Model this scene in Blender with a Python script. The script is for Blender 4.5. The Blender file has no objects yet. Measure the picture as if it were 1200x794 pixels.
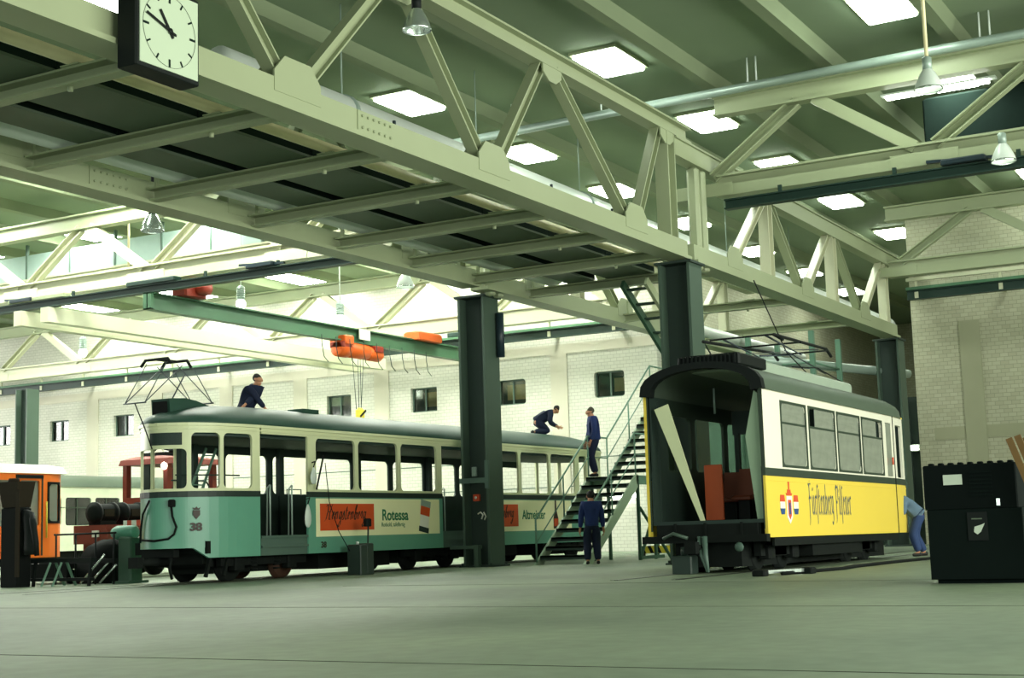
import bpy, math, random
from mathutils import Vector, Matrix
random.seed(7)
S = bpy.context.scene
C = S.collection
PI = math.pi
V = Vector

# ------------------------------------------------------------------ materials
def lin(c):
    c = c / 255.0
    return c / 12.92 if c <= 0.04045 else ((c + 0.055) / 1.055) ** 2.4
def rgb(r, g, b):
    return (lin(r), lin(g), lin(b), 1.0)
def mat(name, col, rough=0.6, metal=0.0, var=0.12, scale=3.0, bump=0.0, spec=0.4):
    m = bpy.data.materials.new(name); m.use_nodes = True
    nt = m.node_tree; b = nt.nodes['Principled BSDF']
    b.inputs['Roughness'].default_value = rough
    b.inputs['Metallic'].default_value = metal
    b.inputs['Specular IOR Level'].default_value = spec
    tc = nt.nodes.new('ShaderNodeTexCoord')
    nz = nt.nodes.new('ShaderNodeTexNoise'); nz.inputs['Scale'].default_value = scale
    nz.inputs['Detail'].default_value = 5.0
    nt.links.new(tc.outputs['Object'], nz.inputs['Vector'])
    mx = nt.nodes.new('ShaderNodeMix'); mx.data_type = 'RGBA'
    c = rgb(*col)
    mx.inputs[6].default_value = tuple(x * (1 - var) for x in c[:3]) + (1,)
    mx.inputs[7].default_value = tuple(min(1, x * (1 + var)) for x in c[:3]) + (1,)
    nt.links.new(nz.outputs['Fac'], mx.inputs[0])
    nt.links.new(mx.outputs[2], b.inputs['Base Color'])
    if bump:
        bp = nt.nodes.new('ShaderNodeBump'); bp.inputs['Strength'].default_value = bump
        nt.links.new(nz.outputs['Fac'], bp.inputs['Height'])
        nt.links.new(bp.outputs['Normal'], b.inputs['Normal'])
    return m
def emit(name, col, strength):
    m = bpy.data.materials.new(name); m.use_nodes = True
    nt = m.node_tree; b = nt.nodes['Principled BSDF']
    b.inputs['Base Color'].default_value = rgb(*col)
    b.inputs['Emission Color'].default_value = rgb(*col)
    b.inputs['Emission Strength'].default_value = strength
    return m
def glass(name, col, refl=0.12, sheen=0.0):
    m = bpy.data.materials.new(name); m.use_nodes = True
    nt = m.node_tree; nt.nodes.remove(nt.nodes['Principled BSDF'])
    out = nt.nodes['Material Output']
    tr = nt.nodes.new('ShaderNodeBsdfTransparent'); tr.inputs[0].default_value = rgb(*col)
    gl = nt.nodes.new('ShaderNodeBsdfGlossy'); gl.inputs['Roughness'].default_value = 0.06
    fr = nt.nodes.new('ShaderNodeFresnel'); fr.inputs['IOR'].default_value = 1.5
    ad = nt.nodes.new('ShaderNodeMath'); ad.operation = 'ADD'; ad.inputs[1].default_value = refl
    mx = nt.nodes.new('ShaderNodeMixShader')
    nt.links.new(fr.outputs[0], ad.inputs[0]); nt.links.new(ad.outputs[0], mx.inputs[0])
    nt.links.new(tr.outputs[0], mx.inputs[1]); nt.links.new(gl.outputs[0], mx.inputs[2])
    if sheen:  # pale diffuse share stands for the bright surroundings reflected in the panes
        df = nt.nodes.new('ShaderNodeBsdfDiffuse'); df.inputs[0].default_value = rgb(176, 184, 168)
        nz = nt.nodes.new('ShaderNodeTexNoise'); nz.inputs['Scale'].default_value = 4.0
        rp = nt.nodes.new('ShaderNodeMapRange'); rp.inputs[3].default_value = sheen * .75; rp.inputs[4].default_value = sheen * 1.25
        m2 = nt.nodes.new('ShaderNodeMixShader')
        nt.links.new(nz.outputs['Fac'], rp.inputs[0]); nt.links.new(rp.outputs[0], m2.inputs[0])
        nt.links.new(mx.outputs[0], m2.inputs[1]); nt.links.new(df.outputs[0], m2.inputs[2]); nt.links.new(m2.outputs[0], out.inputs[0])
    else: nt.links.new(mx.outputs[0], out.inputs[0])
    return m
def brick_mat(name, c1, c2, mortar):
    m = bpy.data.materials.new(name); m.use_nodes = True
    nt = m.node_tree; b = nt.nodes['Principled BSDF']; b.inputs['Roughness'].default_value = 0.8
    tc = nt.nodes.new('ShaderNodeTexCoord'); sp = nt.nodes.new('ShaderNodeSeparateXYZ'); cb = nt.nodes.new('ShaderNodeCombineXYZ')
    nt.links.new(tc.outputs['Object'], sp.inputs[0])
    ad = nt.nodes.new('ShaderNodeMath'); ad.operation = 'ADD'
    nt.links.new(sp.outputs[0], ad.inputs[0]); nt.links.new(sp.outputs[1], ad.inputs[1])
    nt.links.new(ad.outputs[0], cb.inputs[0]); nt.links.new(sp.outputs[2], cb.inputs[1])
    br = nt.nodes.new('ShaderNodeTexBrick')
    br.inputs['Scale'].default_value = 1.0
    br.inputs['Brick Width'].default_value = 0.25; br.inputs['Row Height'].default_value = 0.125
    br.inputs['Mortar Size'].default_value = 0.009; br.inputs['Mortar Smooth'].default_value = 0.3
    br.inputs['Color1'].default_value = rgb(*c1); br.inputs['Color2'].default_value = rgb(*c2); br.inputs['Mortar'].default_value = rgb(*mortar)
    nt.links.new(cb.outputs[0], br.inputs['Vector'])
    nt.links.new(br.outputs['Color'], b.inputs['Base Color'])
    return m
def floor_mat():
    m = bpy.data.materials.new('concrete_floor'); m.use_nodes = True
    nt = m.node_tree; b = nt.nodes['Principled BSDF']
    b.inputs['Roughness'].default_value = 0.55; b.inputs['Specular IOR Level'].default_value = 0.35
    tc = nt.nodes.new('ShaderNodeTexCoord')
    n1 = nt.nodes.new('ShaderNodeTexNoise'); n1.inputs['Scale'].default_value = 0.25; n1.inputs['Detail'].default_value = 6
    n2 = nt.nodes.new('ShaderNodeTexNoise'); n2.inputs['Scale'].default_value = 5.0; n2.inputs['Detail'].default_value = 8
    for n in (n1, n2): nt.links.new(tc.outputs['Object'], n.inputs['Vector'])
    r1 = nt.nodes.new('ShaderNodeValToRGB')
    r1.color_ramp.elements[0].position = 0.32; r1.color_ramp.elements[0].color = rgb(100, 116, 96)
    r1.color_ramp.elements[1].position = 0.68; r1.color_ramp.elements[1].color = rgb(130, 144, 118)
    r2 = nt.nodes.new('ShaderNodeValToRGB')
    r2.color_ramp.elements[0].position = 0.3; r2.color_ramp.elements[0].color = (0.78, 0.78, 0.78, 1)
    r2.color_ramp.elements[1].position = 0.7; r2.color_ramp.elements[1].color = (1, 1, 1, 1)
    mx = nt.nodes.new('ShaderNodeMix'); mx.data_type = 'RGBA'; mx.blend_type = 'MULTIPLY'; mx.inputs[0].default_value = 1
    nt.links.new(n1.outputs['Fac'], r1.inputs[0]); nt.links.new(n2.outputs['Fac'], r2.inputs[0])
    nt.links.new(r1.outputs[0], mx.inputs[6]); nt.links.new(r2.outputs[0], mx.inputs[7])
    nt.links.new(mx.outputs[2], b.inputs['Base Color'])
    bp = nt.nodes.new('ShaderNodeBump'); bp.inputs['Strength'].default_value = 0.08
    nt.links.new(n2.outputs['Fac'], bp.inputs['Height']); nt.links.new(bp.outputs['Normal'], b.inputs['Normal'])
    return m

M = {}
M['floor'] = floor_mat()
M['joint'] = mat('floor_joint', (62, 66, 56), 0.8)
M['rail'] = mat('rail_steel', (62, 66, 60), 0.35, 0.7)
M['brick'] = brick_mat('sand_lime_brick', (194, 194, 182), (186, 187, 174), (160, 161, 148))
M['brick_r'] = brick_mat('sand_lime_brick_dim', (170, 170, 146), (158, 158, 134), (136, 138, 116))  # same brick as the left half, weaker light put into the colour
M['conc'] = mat('pale_concrete', (184, 181, 164), 0.8, var=0.08, scale=1.2)
M['conc_r'] = mat('concrete_dim', (146, 148, 122), 0.8, var=0.08, scale=1.2)  # the pale concrete again, darkened for the less lit right half
M['ceil'] = mat('ceiling_concrete', (122, 138, 112), 0.85, var=0.1, scale=0.6)
M['rib'] = mat('ceiling_rib', (120, 132, 104), 0.85, var=0.08, scale=0.8)
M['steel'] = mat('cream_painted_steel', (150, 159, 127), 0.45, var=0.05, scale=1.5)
M['steel_w'] = mat('pale_lit_cream_steel', (192, 194, 166), 0.4, var=0.05, scale=1.5)  # cream steel made paler where strong light falls; also the cream crane
M['post'] = mat('dark_green_steel', (40, 54, 48), 0.5, var=0.12, scale=2)
M['post_l'] = mat('green_steel_flange', (66, 84, 72), 0.5, var=0.08, scale=2)
M['panel'] = mat('overhead_panel', (84, 98, 80), 0.55, var=0.12, scale=1)
M['pdark'] = mat('dark_tray', (26, 38, 34), 0.9, spec=.05)
M['duct'] = mat('galvanised_duct', (206, 214, 206), 0.32, 0.1, var=0.06)
M['pipe'] = mat('cream_pipe', (222, 212, 170), 0.4)
M['pipe_g'] = mat('grey_pipe', (150, 168, 158), 0.35, 0.2)
M['cond'] = mat('dark_conduit', (28, 44, 52), 0.4)
M['crane_g'] = mat('crane_green', (66, 104, 76), 0.45, var=0.08)
M['crane_d'] = mat('crane_dark_green', (22, 48, 40), 0.5)
M['orange'] = mat('hoist_orange', (214, 92, 28), 0.45)
M['red'] = mat('trolley_red', (140, 46, 30), 0.5)
M['black'] = mat('black_paint', (14, 20, 19), 0.6, spec=.2)
M['rubber'] = mat('black_rubber', (14, 18, 17), 0.8, spec=.15)
M['bogie'] = mat('bogie_iron', (17, 22, 20), 0.75, 0.0, var=0.3, scale=6, spec=.15)
M['rust'] = mat('rusty_wheel', (66, 44, 32), 0.6, 0.3, var=0.3, scale=8)
M['chrome'] = mat('chrome', (190, 200, 194), 0.2, 0.8)
M['enamel'] = mat('lamp_enamel', (206, 216, 208), 0.3)
M['tgreen'] = mat('tram_green', (92, 150, 128), 0.35, var=0.08, scale=2, spec=0.5)
M['tcream'] = mat('tram_cream', (208, 213, 172), 0.4, var=0.05)
M['troof'] = mat('tram_roof_green', (42, 72, 60), 0.45, var=0.15, scale=2.5, spec=0.25)
M['tbelt'] = mat('tram_belt_dark', (30, 46, 40), 0.5, var=0.3, scale=14)
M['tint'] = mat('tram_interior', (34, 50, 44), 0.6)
M['tsill'] = mat('tram_door_sill', (74, 96, 86), 0.5)
M['adcream'] = mat('ad_cream', (240, 238, 192), 0.45, var=0.03)
M['adorange'] = mat('ad_orange', (206, 78, 30), 0.45, var=0.04)
M['adink'] = mat('ad_ink', (48, 34, 26), 0.5)
M['adgreen'] = mat('ad_green_ink', (28, 110, 74), 0.5)
M['yellow'] = mat('tram_yellow', (226, 198, 74), 0.4, var=0.03, scale=1.2)
M['white'] = mat('tram_white', (226, 224, 206), 0.42, var=0.03)
M['strip'] = mat('tram_dark_strip', (44, 58, 46), 0.5)
M['yroof'] = mat('tram_roof_olive', (74, 88, 74), 0.5, var=0.12)
M['yroof_l'] = mat('roof_fascia_grey', (150, 164, 148), 0.45)
M['ink'] = mat('blue_ink', (54, 78, 104), 0.5)
M['ired'] = mat('ink_red', (206, 76, 44), 0.5)
M['iblue'] = mat('ink_blue', (42, 78, 128), 0.5)
M['iwhite'] = mat('ink_white', (230, 228, 214), 0.5)
M['seat'] = mat('seat_brown', (112, 52, 30), 0.5)
M['partition'] = mat('orange_partition', (168, 74, 36), 0.5)
M['stair'] = mat('stair_green_steel', (96, 132, 112), 0.5, var=0.1)
M['stair_l'] = mat('stair_pale_stringer', (150, 172, 146), 0.5, var=0.08)
M['tread'] = mat('stair_tread', (40, 58, 50), 0.6)
M['cloth'] = mat('blue_overall', (28, 46, 96), 0.85, var=0.2, scale=9)
M['cloth_d'] = mat('dark_blue_overall', (18, 28, 54), 0.85, var=0.2, scale=9)
M['cloth_l'] = mat('light_blue_overall', (86, 108, 128), 0.85, var=0.15, scale=9)
M['cloth_m'] = mat('mid_blue_trousers', (38, 58, 98), 0.85, var=0.15, scale=9)
M['skin'] = mat('skin_tone', (176, 126, 96), 0.6, var=0.06)
M['hair'] = mat('dark_hair', (28, 26, 24), 0.8)
M['hair_g'] = mat('brown_grey_hair', (70, 66, 56), 0.8)
M['shoe'] = mat('work_shoe', (22, 22, 22), 0.6)
M['vorange'] = mat('vehicle_orange', (226, 112, 30), 0.42, var=0.05)
M['vwhite'] = mat('vehicle_roof_white', (214, 218, 194), 0.5)
M['lred'] = mat('loco_red', (130, 52, 38), 0.5, var=0.15)
M['wood'] = mat('plank_wood', (104, 78, 40), 0.7, var=0.25, scale=12)
M['cab'] = mat('cabinet_black', (8, 16, 15), 0.8, var=0.15, spec=.1)
M['cab2'] = mat('cabinet_dark_green', (10, 20, 18), 0.8, var=0.15, spec=.1)
M['paper'] = mat('white_label', (196, 206, 190), 0.6)
M['dgreen'] = mat('machine_green', (52, 84, 64), 0.5, var=0.15)
M['dbrown'] = mat('post_brown', (44, 38, 28), 0.8, spec=.15)
M['clockface'] = mat('clock_face', (186, 200, 176), 0.3, var=0.01)
M['hookyel'] = mat('hook_yellow', (206, 190, 60), 0.5)
M['glass_w'] = glass('window_glass', (222, 230, 224), 0.06)
M['frost'] = mat('frosted_glazing', (150, 174, 168), 0.35, var=0.1)
M['glass_t'] = glass('tram_glass', (120, 136, 124), 0.16, 0.4)
M['roomdark'] = mat('dark_room', (60, 84, 76), 0.8)  # dark colour stands for unlit rooms and the dim tram inside
M['blind'] = mat('window_blind_brown', (186, 158, 112), 0.8, var=0.3, scale=2)
M['winframe'] = mat('window_frame_grey', (74, 96, 84), 0.5)
M['skyl'] = emit('rooflight_daylight', (244, 255, 240), 22.0)
M['skyl_l'] = emit('rooflight_sunlit', (250, 255, 240), 42.0)
M['skyl_m'] = emit('rooflight_aisle', (246, 255, 240), 28.0)
M['tubel'] = emit('fluorescent_tube', (250, 255, 240), 12.0)
M['bulb'] = emit('lit_bulb', (250, 255, 240), 6.0)

# ------------------------------------------------------------------ mesh builder
ORG = {}
def org(o):
    while o.parent: o = o.parent
    return ORG.get(o.name, V((0, 0, 0)))
class MB:
    def __init__(s): s.v = []; s.f = []; s.mi = []; s.m = 0; s.sm = []; s.smooth = False
    def add(s, vs, fs):
        n = len(s.v); s.v += [tuple(p) for p in vs]
        for f in fs: s.f.append([n + i for i in f]); s.mi.append(s.m); s.sm.append(s.smooth)
        return s
    def hexa(s, p):
        return s.add(p, [(0, 3, 2, 1), (4, 5, 6, 7), (0, 1, 5, 4), (1, 2, 6, 5), (2, 3, 7, 6), (3, 0, 4, 7)])
    def box(s, x0, x1, y0, y1, z0, z1):
        return s.hexa([(x0, y0, z0), (x1, y0, z0), (x1, y1, z0), (x0, y1, z0), (x0, y0, z1), (x1, y0, z1), (x1, y1, z1), (x0, y1, z1)])
    def bevbox(s, x0, x1, y0, y1, z0, z1, b=.02):
        # box with all vertical and top edges chamfered
        def ring(i, z): return [(x0 + i + b, y0 + i, z), (x1 - i - b, y0 + i, z), (x1 - i, y0 + i + b, z), (x1 - i, y1 - i - b, z), (x1 - i - b, y1 - i, z), (x0 + i + b, y1 - i, z), (x0 + i, y1 - i - b, z), (x0 + i, y0 + i + b, z)]
        r = ring(b * .5, z0) + ring(0, z0 + b * .5) + ring(0, z1 - b) + ring(b, z1)
        fs = [tuple(range(7, -1, -1)), tuple(range(24, 32))]
        for k in range(3):
            for i in range(8):
                j = (i + 1) % 8; fs.append((k * 8 + i, k * 8 + j, k * 8 + 8 + j, k * 8 + 8 + i))
        return s.add(r, fs)
    def beam(s, a, b, w, h, up=(0, 0, 1)):
        a = V(a); b = V(b); d = (b - a).normalized(); up = V(up)
        r = d.cross(up)
        if r.length < 1e-4: r = d.cross(V((1, 0, 0)))
        r.normalize(); u = r.cross(d); r *= w / 2; u *= h / 2
        return s.hexa([a - r - u, a + r - u, b + r - u, b - r - u, a - r + u, a + r + u, b + r + u, b - r + u])
    def ibeam(s, a, b, w, h, t=.03, up=(0, 0, 1)):
        a = V(a); b = V(b); d = (b - a).normalized(); up = V(up)
        r = d.cross(up)
        if r.length < 1e-4: r = d.cross(V((1, 0, 0)))
        r.normalize(); u = r.cross(d)
        o = u * (h / 2 - t / 2)
        s.beam(a + o, b + o, w, t, u); s.beam(a - o, b - o, w, t, u); s.beam(a, b, t, h - 2 * t, u)
        return s
    def channel(s, a, b, w, h, t=.03, up=(0, 0, 1), side=1):
        a = V(a); b = V(b); d = (b - a).normalized(); r = d.cross(V(up)).normalized(); u = r.cross(d)
        o = u * (h / 2 - t / 2)
        s.beam(a + o, b + o, w, t, u); s.beam(a - o, b - o, w, t, u)
        q = r * side * (w / 2 - t / 2); s.beam(a + q, b + q, t, h - 2 * t, u)
        return s
    def tube(s, pts, r, n=8, cap=True):
        pts = [V(p) for p in pts]; rr = r if isinstance(r, (list, tuple)) else [r] * len(pts)
        vs = []; fs = []; prev = None
        for i, p in enumerate(pts):
            if i == 0: d = pts[1] - p
            elif i == len(pts) - 1: d = p - pts[-2]
            else: d = (pts[i + 1] - p).normalized() + (p - pts[i - 1]).normalized()
            d.normalize()
            if prev is None:
                a = d.cross(V((0, 0, 1)))
                if a.length < .1: a = d.cross(V((1, 0, 0)))
            else:
                a = prev - d * prev.dot(d)
            a.normalize(); prev = a; c = d.cross(a)
            for k in range(n):
                t = 2 * PI * k / n; vs.append(p + (a * math.cos(t) + c * math.sin(t)) * rr[i])
        for i in range(len(pts) - 1):
            for k in range(n):
                j = (k + 1) % n; fs.append((i * n + k, i * n + j, i * n + n + j, i * n + n + k))
        if cap:
            fs.append(tuple(range(n - 1, -1, -1))); fs.append(tuple(range((len(pts) - 1) * n, len(pts) * n)))
        o = s.smooth; s.smooth = True; s.add(vs, fs); s.smooth = o
        return s
    def lathe(s, prof, c, n=16, axis='z', cap=True):
        c = V(c); vs = []; fs = []
        for r, h in prof:
            for k in range(n):
                t = 2 * PI * k / n; x, y = r * math.cos(t), r * math.sin(t)
                vs.append(c + (V((x, y, h)) if axis == 'z' else V((h, x, y)) if axis == 'x' else V((y, h, x))))
        for i in range(len(prof) - 1):
            for k in range(n):
                j = (k + 1) % n; fs.append((i * n + k, i * n + j, i * n + n + j, i * n + n + k))
        if cap:
            fs.append(tuple(range(n - 1, -1, -1))); fs.append(tuple(range((len(prof) - 1) * n, len(prof) * n)))
        o = s.smooth; s.smooth = True; s.add(vs, fs); s.smooth = o
        return s
    def prism(s, pts, ext):
        # pts: 3D polygon, ext: vector
        n = len(pts); e = V(ext); vs = [V(p) for p in pts] + [V(p) + e for p in pts]
        fs = [tuple(range(n - 1, -1, -1)), tuple(range(n, 2 * n))] + [(i, (i + 1) % n, n + (i + 1) % n, n + i) for i in range(n)]
        return s.add(vs, fs)
    def loft(s, rings, closed=True, cap0=True, cap1=True):
        n = len(rings[0]); vs = [p for r in rings for p in r]; fs = []
        for i in range(len(rings) - 1):
            for k in range(n if closed else n - 1):
                j = (k + 1) % n; fs.append((i * n + k, i * n + j, i * n + n + j, i * n + n + k))
        if cap0: fs.append(tuple(range(n - 1, -1, -1)))
        if cap1: fs.append(tuple(range((len(rings) - 1) * n, len(rings) * n)))
        return s.add(vs, fs)
    def cell(s, P, s0, s1, z0, z1, hole=None, t=.05, r=.08, sub=3, k=4):
        # wall patch in (s,z) space mapped by P(s,z,d); hole=(s0,s1,z0,z1) with rounded corners
        if hole is None:
            n = sub + 1
            ou = [(s0 + (s1 - s0) * i / sub, z0) for i in range(n)] + [(s1 - (s1 - s0) * i / sub, z1) for i in range(n)]
            vs = [P(a, b, 0) for a, b in ou] + [P(a, b, -t) for a, b in ou]; N = len(ou); fs = []
            for i in range(sub):
                fs.append((i, i + 1, N - 2 - i, N - 1 - i)); fs.append((N + i + 1, N + i, 2 * N - 1 - i, 2 * N - 2 - i))
            for i in range(N):
                j = (i + 1) % N; fs.append((j, i, N + i, N + j))
            return s.add(vs, fs)
        a0, a1, b0, b1 = hole; r = min(r, (a1 - a0) / 2.01, (b1 - b0) / 2.01)
        inn = []; out = []
        def arc(cx, cz, t0, es, ez):
            for i in range(k + 1):
                th = t0 + PI / 2 * i / k; x = cx + r * math.cos(th); z = cz + r * math.sin(th)
                inn.append((x, z)); q = i / k
                first = (t0 % PI) < .01
                if abs(q - .5) < 1e-6: out.append((es, ez))
                elif (q < .5) == first: out.append((es, z))
                else: out.append((x, ez))
        def run(xa, xb, z, ez):
            for i in range(1, sub): inn.append((xa + (xb - xa) * i / sub, z)); out.append((xa + (xb - xa) * i / sub, ez))
        arc(a1 - r, b0 + r, -PI / 2, s1, z0); arc(a1 - r, b1 - r, 0, s1, z1)
        run(a1 - r, a0 + r, b1, z1)
        arc(a0 + r, b1 - r, PI / 2, s0, z1); arc(a0 + r, b0 + r, PI, s0, z0)
        run(a0 + r, a1 - r, b0, z0)
        N = len(inn)
        vs = [P(a, b, 0) for a, b in inn] + [P(a, b, 0) for a, b in out] + [P(a, b, -t) for a, b in inn] + [P(a, b, -t) for a, b in out]
        fs = []
        for i in range(N):
            j = (i + 1) % N
            fs += [(i, N + i, N + j, j), (2 * N + j, 3 * N + j, 3 * N + i, 2 * N + i), (i, j, 2 * N + j, 2 * N + i), (N + j, N + i, 3 * N + i, 3 * N + j)]
        return s.add(vs, fs)
    def mesh(s, name, mats, off=V((0, 0, 0))):
        me = bpy.data.meshes.new(name)
        me.from_pydata([V(p) - off for p in s.v], [], s.f)
        for m in (mats if isinstance(mats, (list, tuple)) else [mats]): me.materials.append(m)
        me.polygons.foreach_set('material_index', s.mi)
        me.polygons.foreach_set('use_smooth', s.sm)
        me.update(); return me
    def build(s, name, mats, parent=None, loc=None, label=None):
        off = org(parent) if parent else V(loc or (0, 0, 0))
        o = bpy.data.objects.new(name, s.mesh(name, mats, off)); C.objects.link(o)
        if parent: o.parent = parent
        else: o.location = off; ORG[o.name] = off
        if label: o['label'] = label
        return o

def tag(o, label, cat, group=None):
    o['label'] = label; o['category'] = cat
    if group: o['group'] = group
    return o
def thing(name, label, cat, loc=(0, 0, 0), group=None):
    o = bpy.data.objects.new(name, None); C.objects.link(o); o.location = loc
    o.empty_display_size = .2; ORG[o.name] = V(loc)
    return tag(o, label, cat, group)
def top(name, mb, mats, label, cat, loc=(0, 0, 0), group=None):
    return tag(mb.build(name, mats, None, loc), label, cat, group)
def struct(name, mb, mats, loc=(0, 0, 0)):
    o = mb.build(name, mats, None, loc); o['kind'] = 'structure'; return o
def kids(o): return [c for c in bpy.data.objects if c.parent == o]
def dup(root, delta, label=None, name=None):
    ch = {}
    for c in bpy.data.objects:
        if c.parent: ch.setdefault(c.parent.name, []).append(c)
    def rec(o, par):
        n = o.copy(); C.objects.link(n)
        if par: n.parent = par
        for k in ch.get(o.name, []): rec(k, n)
        return n
    r = rec(root, None); r.location = root.location + V(delta); ORG[r.name] = V(r.location)
    if label: r['label'] = label
    return r

def smooth_pts(pts, n=6):
    p = [V(q) for q in pts]; out = []
    for i in range(len(p) - 1):
        a, b, c, d = p[max(0, i - 1)], p[i], p[i + 1], p[min(len(p) - 1, i + 2)]
        for k in range(n):
            t = k / n; out.append(.5 * ((2 * b) + (c - a) * t + (2 * a - 5 * b + 4 * c - d) * t * t + (3 * b - a - 3 * c + d) * t ** 3))
    return [(q.x, q.y) for q in out] + [tuple(pts[-1])]
# ------------------------------------------------------------------ the hall
fl = MB(); fl.box(-10, 78, -12, 64, -.3, 0); struct('floor', fl, M['floor'])
def strip(name, a, b, w, m, h=.003):
    mb = MB(); mb.beam((a[0], a[1], h / 2), (b[0], b[1], h / 2), w, h); return struct(name, mb, m)
strip('trim_1', (7.4, -6), (7.4, 30), .012, M['joint'])
strip('trim_2', (13.2, -6), (13.2, 30), .012, M['joint'])
strip('trim_3', (19.0, -6), (19.0, 14), .012, M['joint'])
n = 4
for y in (8.68, 9.68, 18.9, 19.9):
    mb = MB(); xa = 17 if y > 15 else 20; mb.box(xa, 46, y - .035, y + .035, .0, .006); mb.box(xa, 46, y + .06, y + .1, .0, .004)
    struct('trim_%d' % n, mb, M['rail']); n += 1

def wallP(X): return lambda s, z, d: (X - d, s, z)
PX = wallP(47.0)
WIN = [22.71, 26.75, 30.65, 34.7, 46.35, 50.3, 54.05]
w = MB(); hw, z0, z1 = .6, 5.48, 6.42
cut = [20.8]
for c in WIN: cut += [c - hw - .1, c + hw + .1]
cut.append(62)
for i in range(len(cut) - 1):
    a, b = cut[i], cut[i + 1]
    if i % 2 == 0: w.cell(PX, a, b, 0, 11.3, None, .35, sub=1)
    else:
        w.cell(PX, a, b, 0, z0 - .1, None, .35, sub=1); w.cell(PX, a, b, z1 + .1, 11.3, None, .35, sub=1)
        w.cell(PX, a, b, z0 - .1, z1 + .1, (a + .1, b - .1, z0, z1), .35, r=.12 if i < 4 else .04, sub=1)
struct('wall_back', w, M['brick'])
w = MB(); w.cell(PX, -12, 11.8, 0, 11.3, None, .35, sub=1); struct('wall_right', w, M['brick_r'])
k = 1
for c in WIN:
    m = MB(); m.box(47.14, 47.18, c - .03, c + .03, z0, z1); m.box(47.14, 47.18, c - hw, c + hw, z0, z0 + .05); m.box(47.14, 47.18, c - hw, c + hw, z1 - .05, z1)
    m.box(47.14, 47.18, c - hw, c - hw + .05, z0, z1); m.box(47.14, 47.18, c + hw - .05, c + hw, z0, z1)
    f = struct('window_%d' % k, m, M['winframe'])
    g = MB(); g.box(47.2, 47.21, c - hw, c + hw, z0, z1); g.build('pane', M['glass_w'], f)
    g = MB(); g.box(47.9, 47.95, c - 1.2, c + 1.2, z0 - .6, z1 + .6); g.build('room_wall', M['roomdark'], f)
    if k in (2, 3, 1):
        g = MB(); g.box(47.215, 47.23, c - hw + .02, c + (.3 if k == 2 else .1 if k == 3 else -.1), z0 + .2, z1 - (.18 if k != 1 else .25)); g.build('blind', M['blind'], f)
    if k in (4, 3):
        g = MB(); g.box(47.215, 47.23, c - .1 if k == 4 else c + .2, c + hw - .05, z1 - .4, z1 - .06); g.build('paper_sheet', M['paper'], f)
    k += 1
n = 8
for c in (24.72, 28.65, 32.6, 36.6, 40.5, 44.4, 48.2):
    m = MB(); m.box(46.95, 47.0, c - .34, c + .34, 0, 7.2); struct('trim_%d' % n, m, M['conc']); n += 1
m = MB(); m.box(46.965, 47.0, 20.8, 62, 7.2, 7.55); struct('trim_%d' % n, m, M['conc']); n += 1
m = MB(); m.box(46.95, 47.0, 9.68, 10.32, 0, 7.0); struct('trim_%d' % n, m, M['conc_r']); n += 1
m = MB(); m.box(46.98, 47.0, 10.32, 11.3, 3.27, 3.66); m.box(46.98, 47.0, -12, 9.68, 3.27, 3.66); struct('trim_%d' % n, m, M['conc_r']); n += 1
m = MB()
for z in (2.35, 3.35): m.box(46.985, 47.0, 20.8, 62, z, z + .03)
struct('trim_%d' % n, m, M['winframe']); n += 1
# the continuation of the aisle behind the back wall
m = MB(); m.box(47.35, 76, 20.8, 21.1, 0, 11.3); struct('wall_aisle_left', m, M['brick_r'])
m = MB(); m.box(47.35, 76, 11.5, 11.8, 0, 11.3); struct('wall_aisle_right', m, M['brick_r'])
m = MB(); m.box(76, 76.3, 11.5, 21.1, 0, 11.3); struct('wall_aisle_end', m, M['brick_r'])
m = MB(); m.box(47.6, 47.72, 11.8, 13.7, 0, 4.75); m.box(47.55, 47.6, 12.2, 12.3, .1, 4.6); m.box(47.55, 47.6, 13.3, 13.4, .1, 4.6); struct('door_1', m, M['post'])
# side walls that close the hall beyond the frame
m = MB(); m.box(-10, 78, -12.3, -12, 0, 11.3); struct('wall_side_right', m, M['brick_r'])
m = MB(); m.box(-10, 47, 64, 64.3, 0, 3.5); m.box(-10, 47, 64, 64.3, 9.5, 11.3)
for x in range(-10, 48, 6): m.box(x, x + .5, 64, 64.3, 3.5, 9.5)
struct('wall_side_left', m, M['brick'])
# ceiling with its ribs
m = MB(); m.box(-10, 78, -12, 64.3, 11.0, 11.35)
m.m = 1
y = 9.15 - 2.75 * 7
while y < 63:
    m.hexa([(-10, y - .14, 10.72), (78, y - .14, 10.72), (78, y + .14, 10.72), (-10, y + .14, 10.72), (-10, y - .24, 11.0), (78, y - .24, 11.0), (78, y + .24, 11.0), (-10, y + .24, 11.0)]); y += 2.75
struct('ceiling', m, [M['ceil'], M['rib']])

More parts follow.
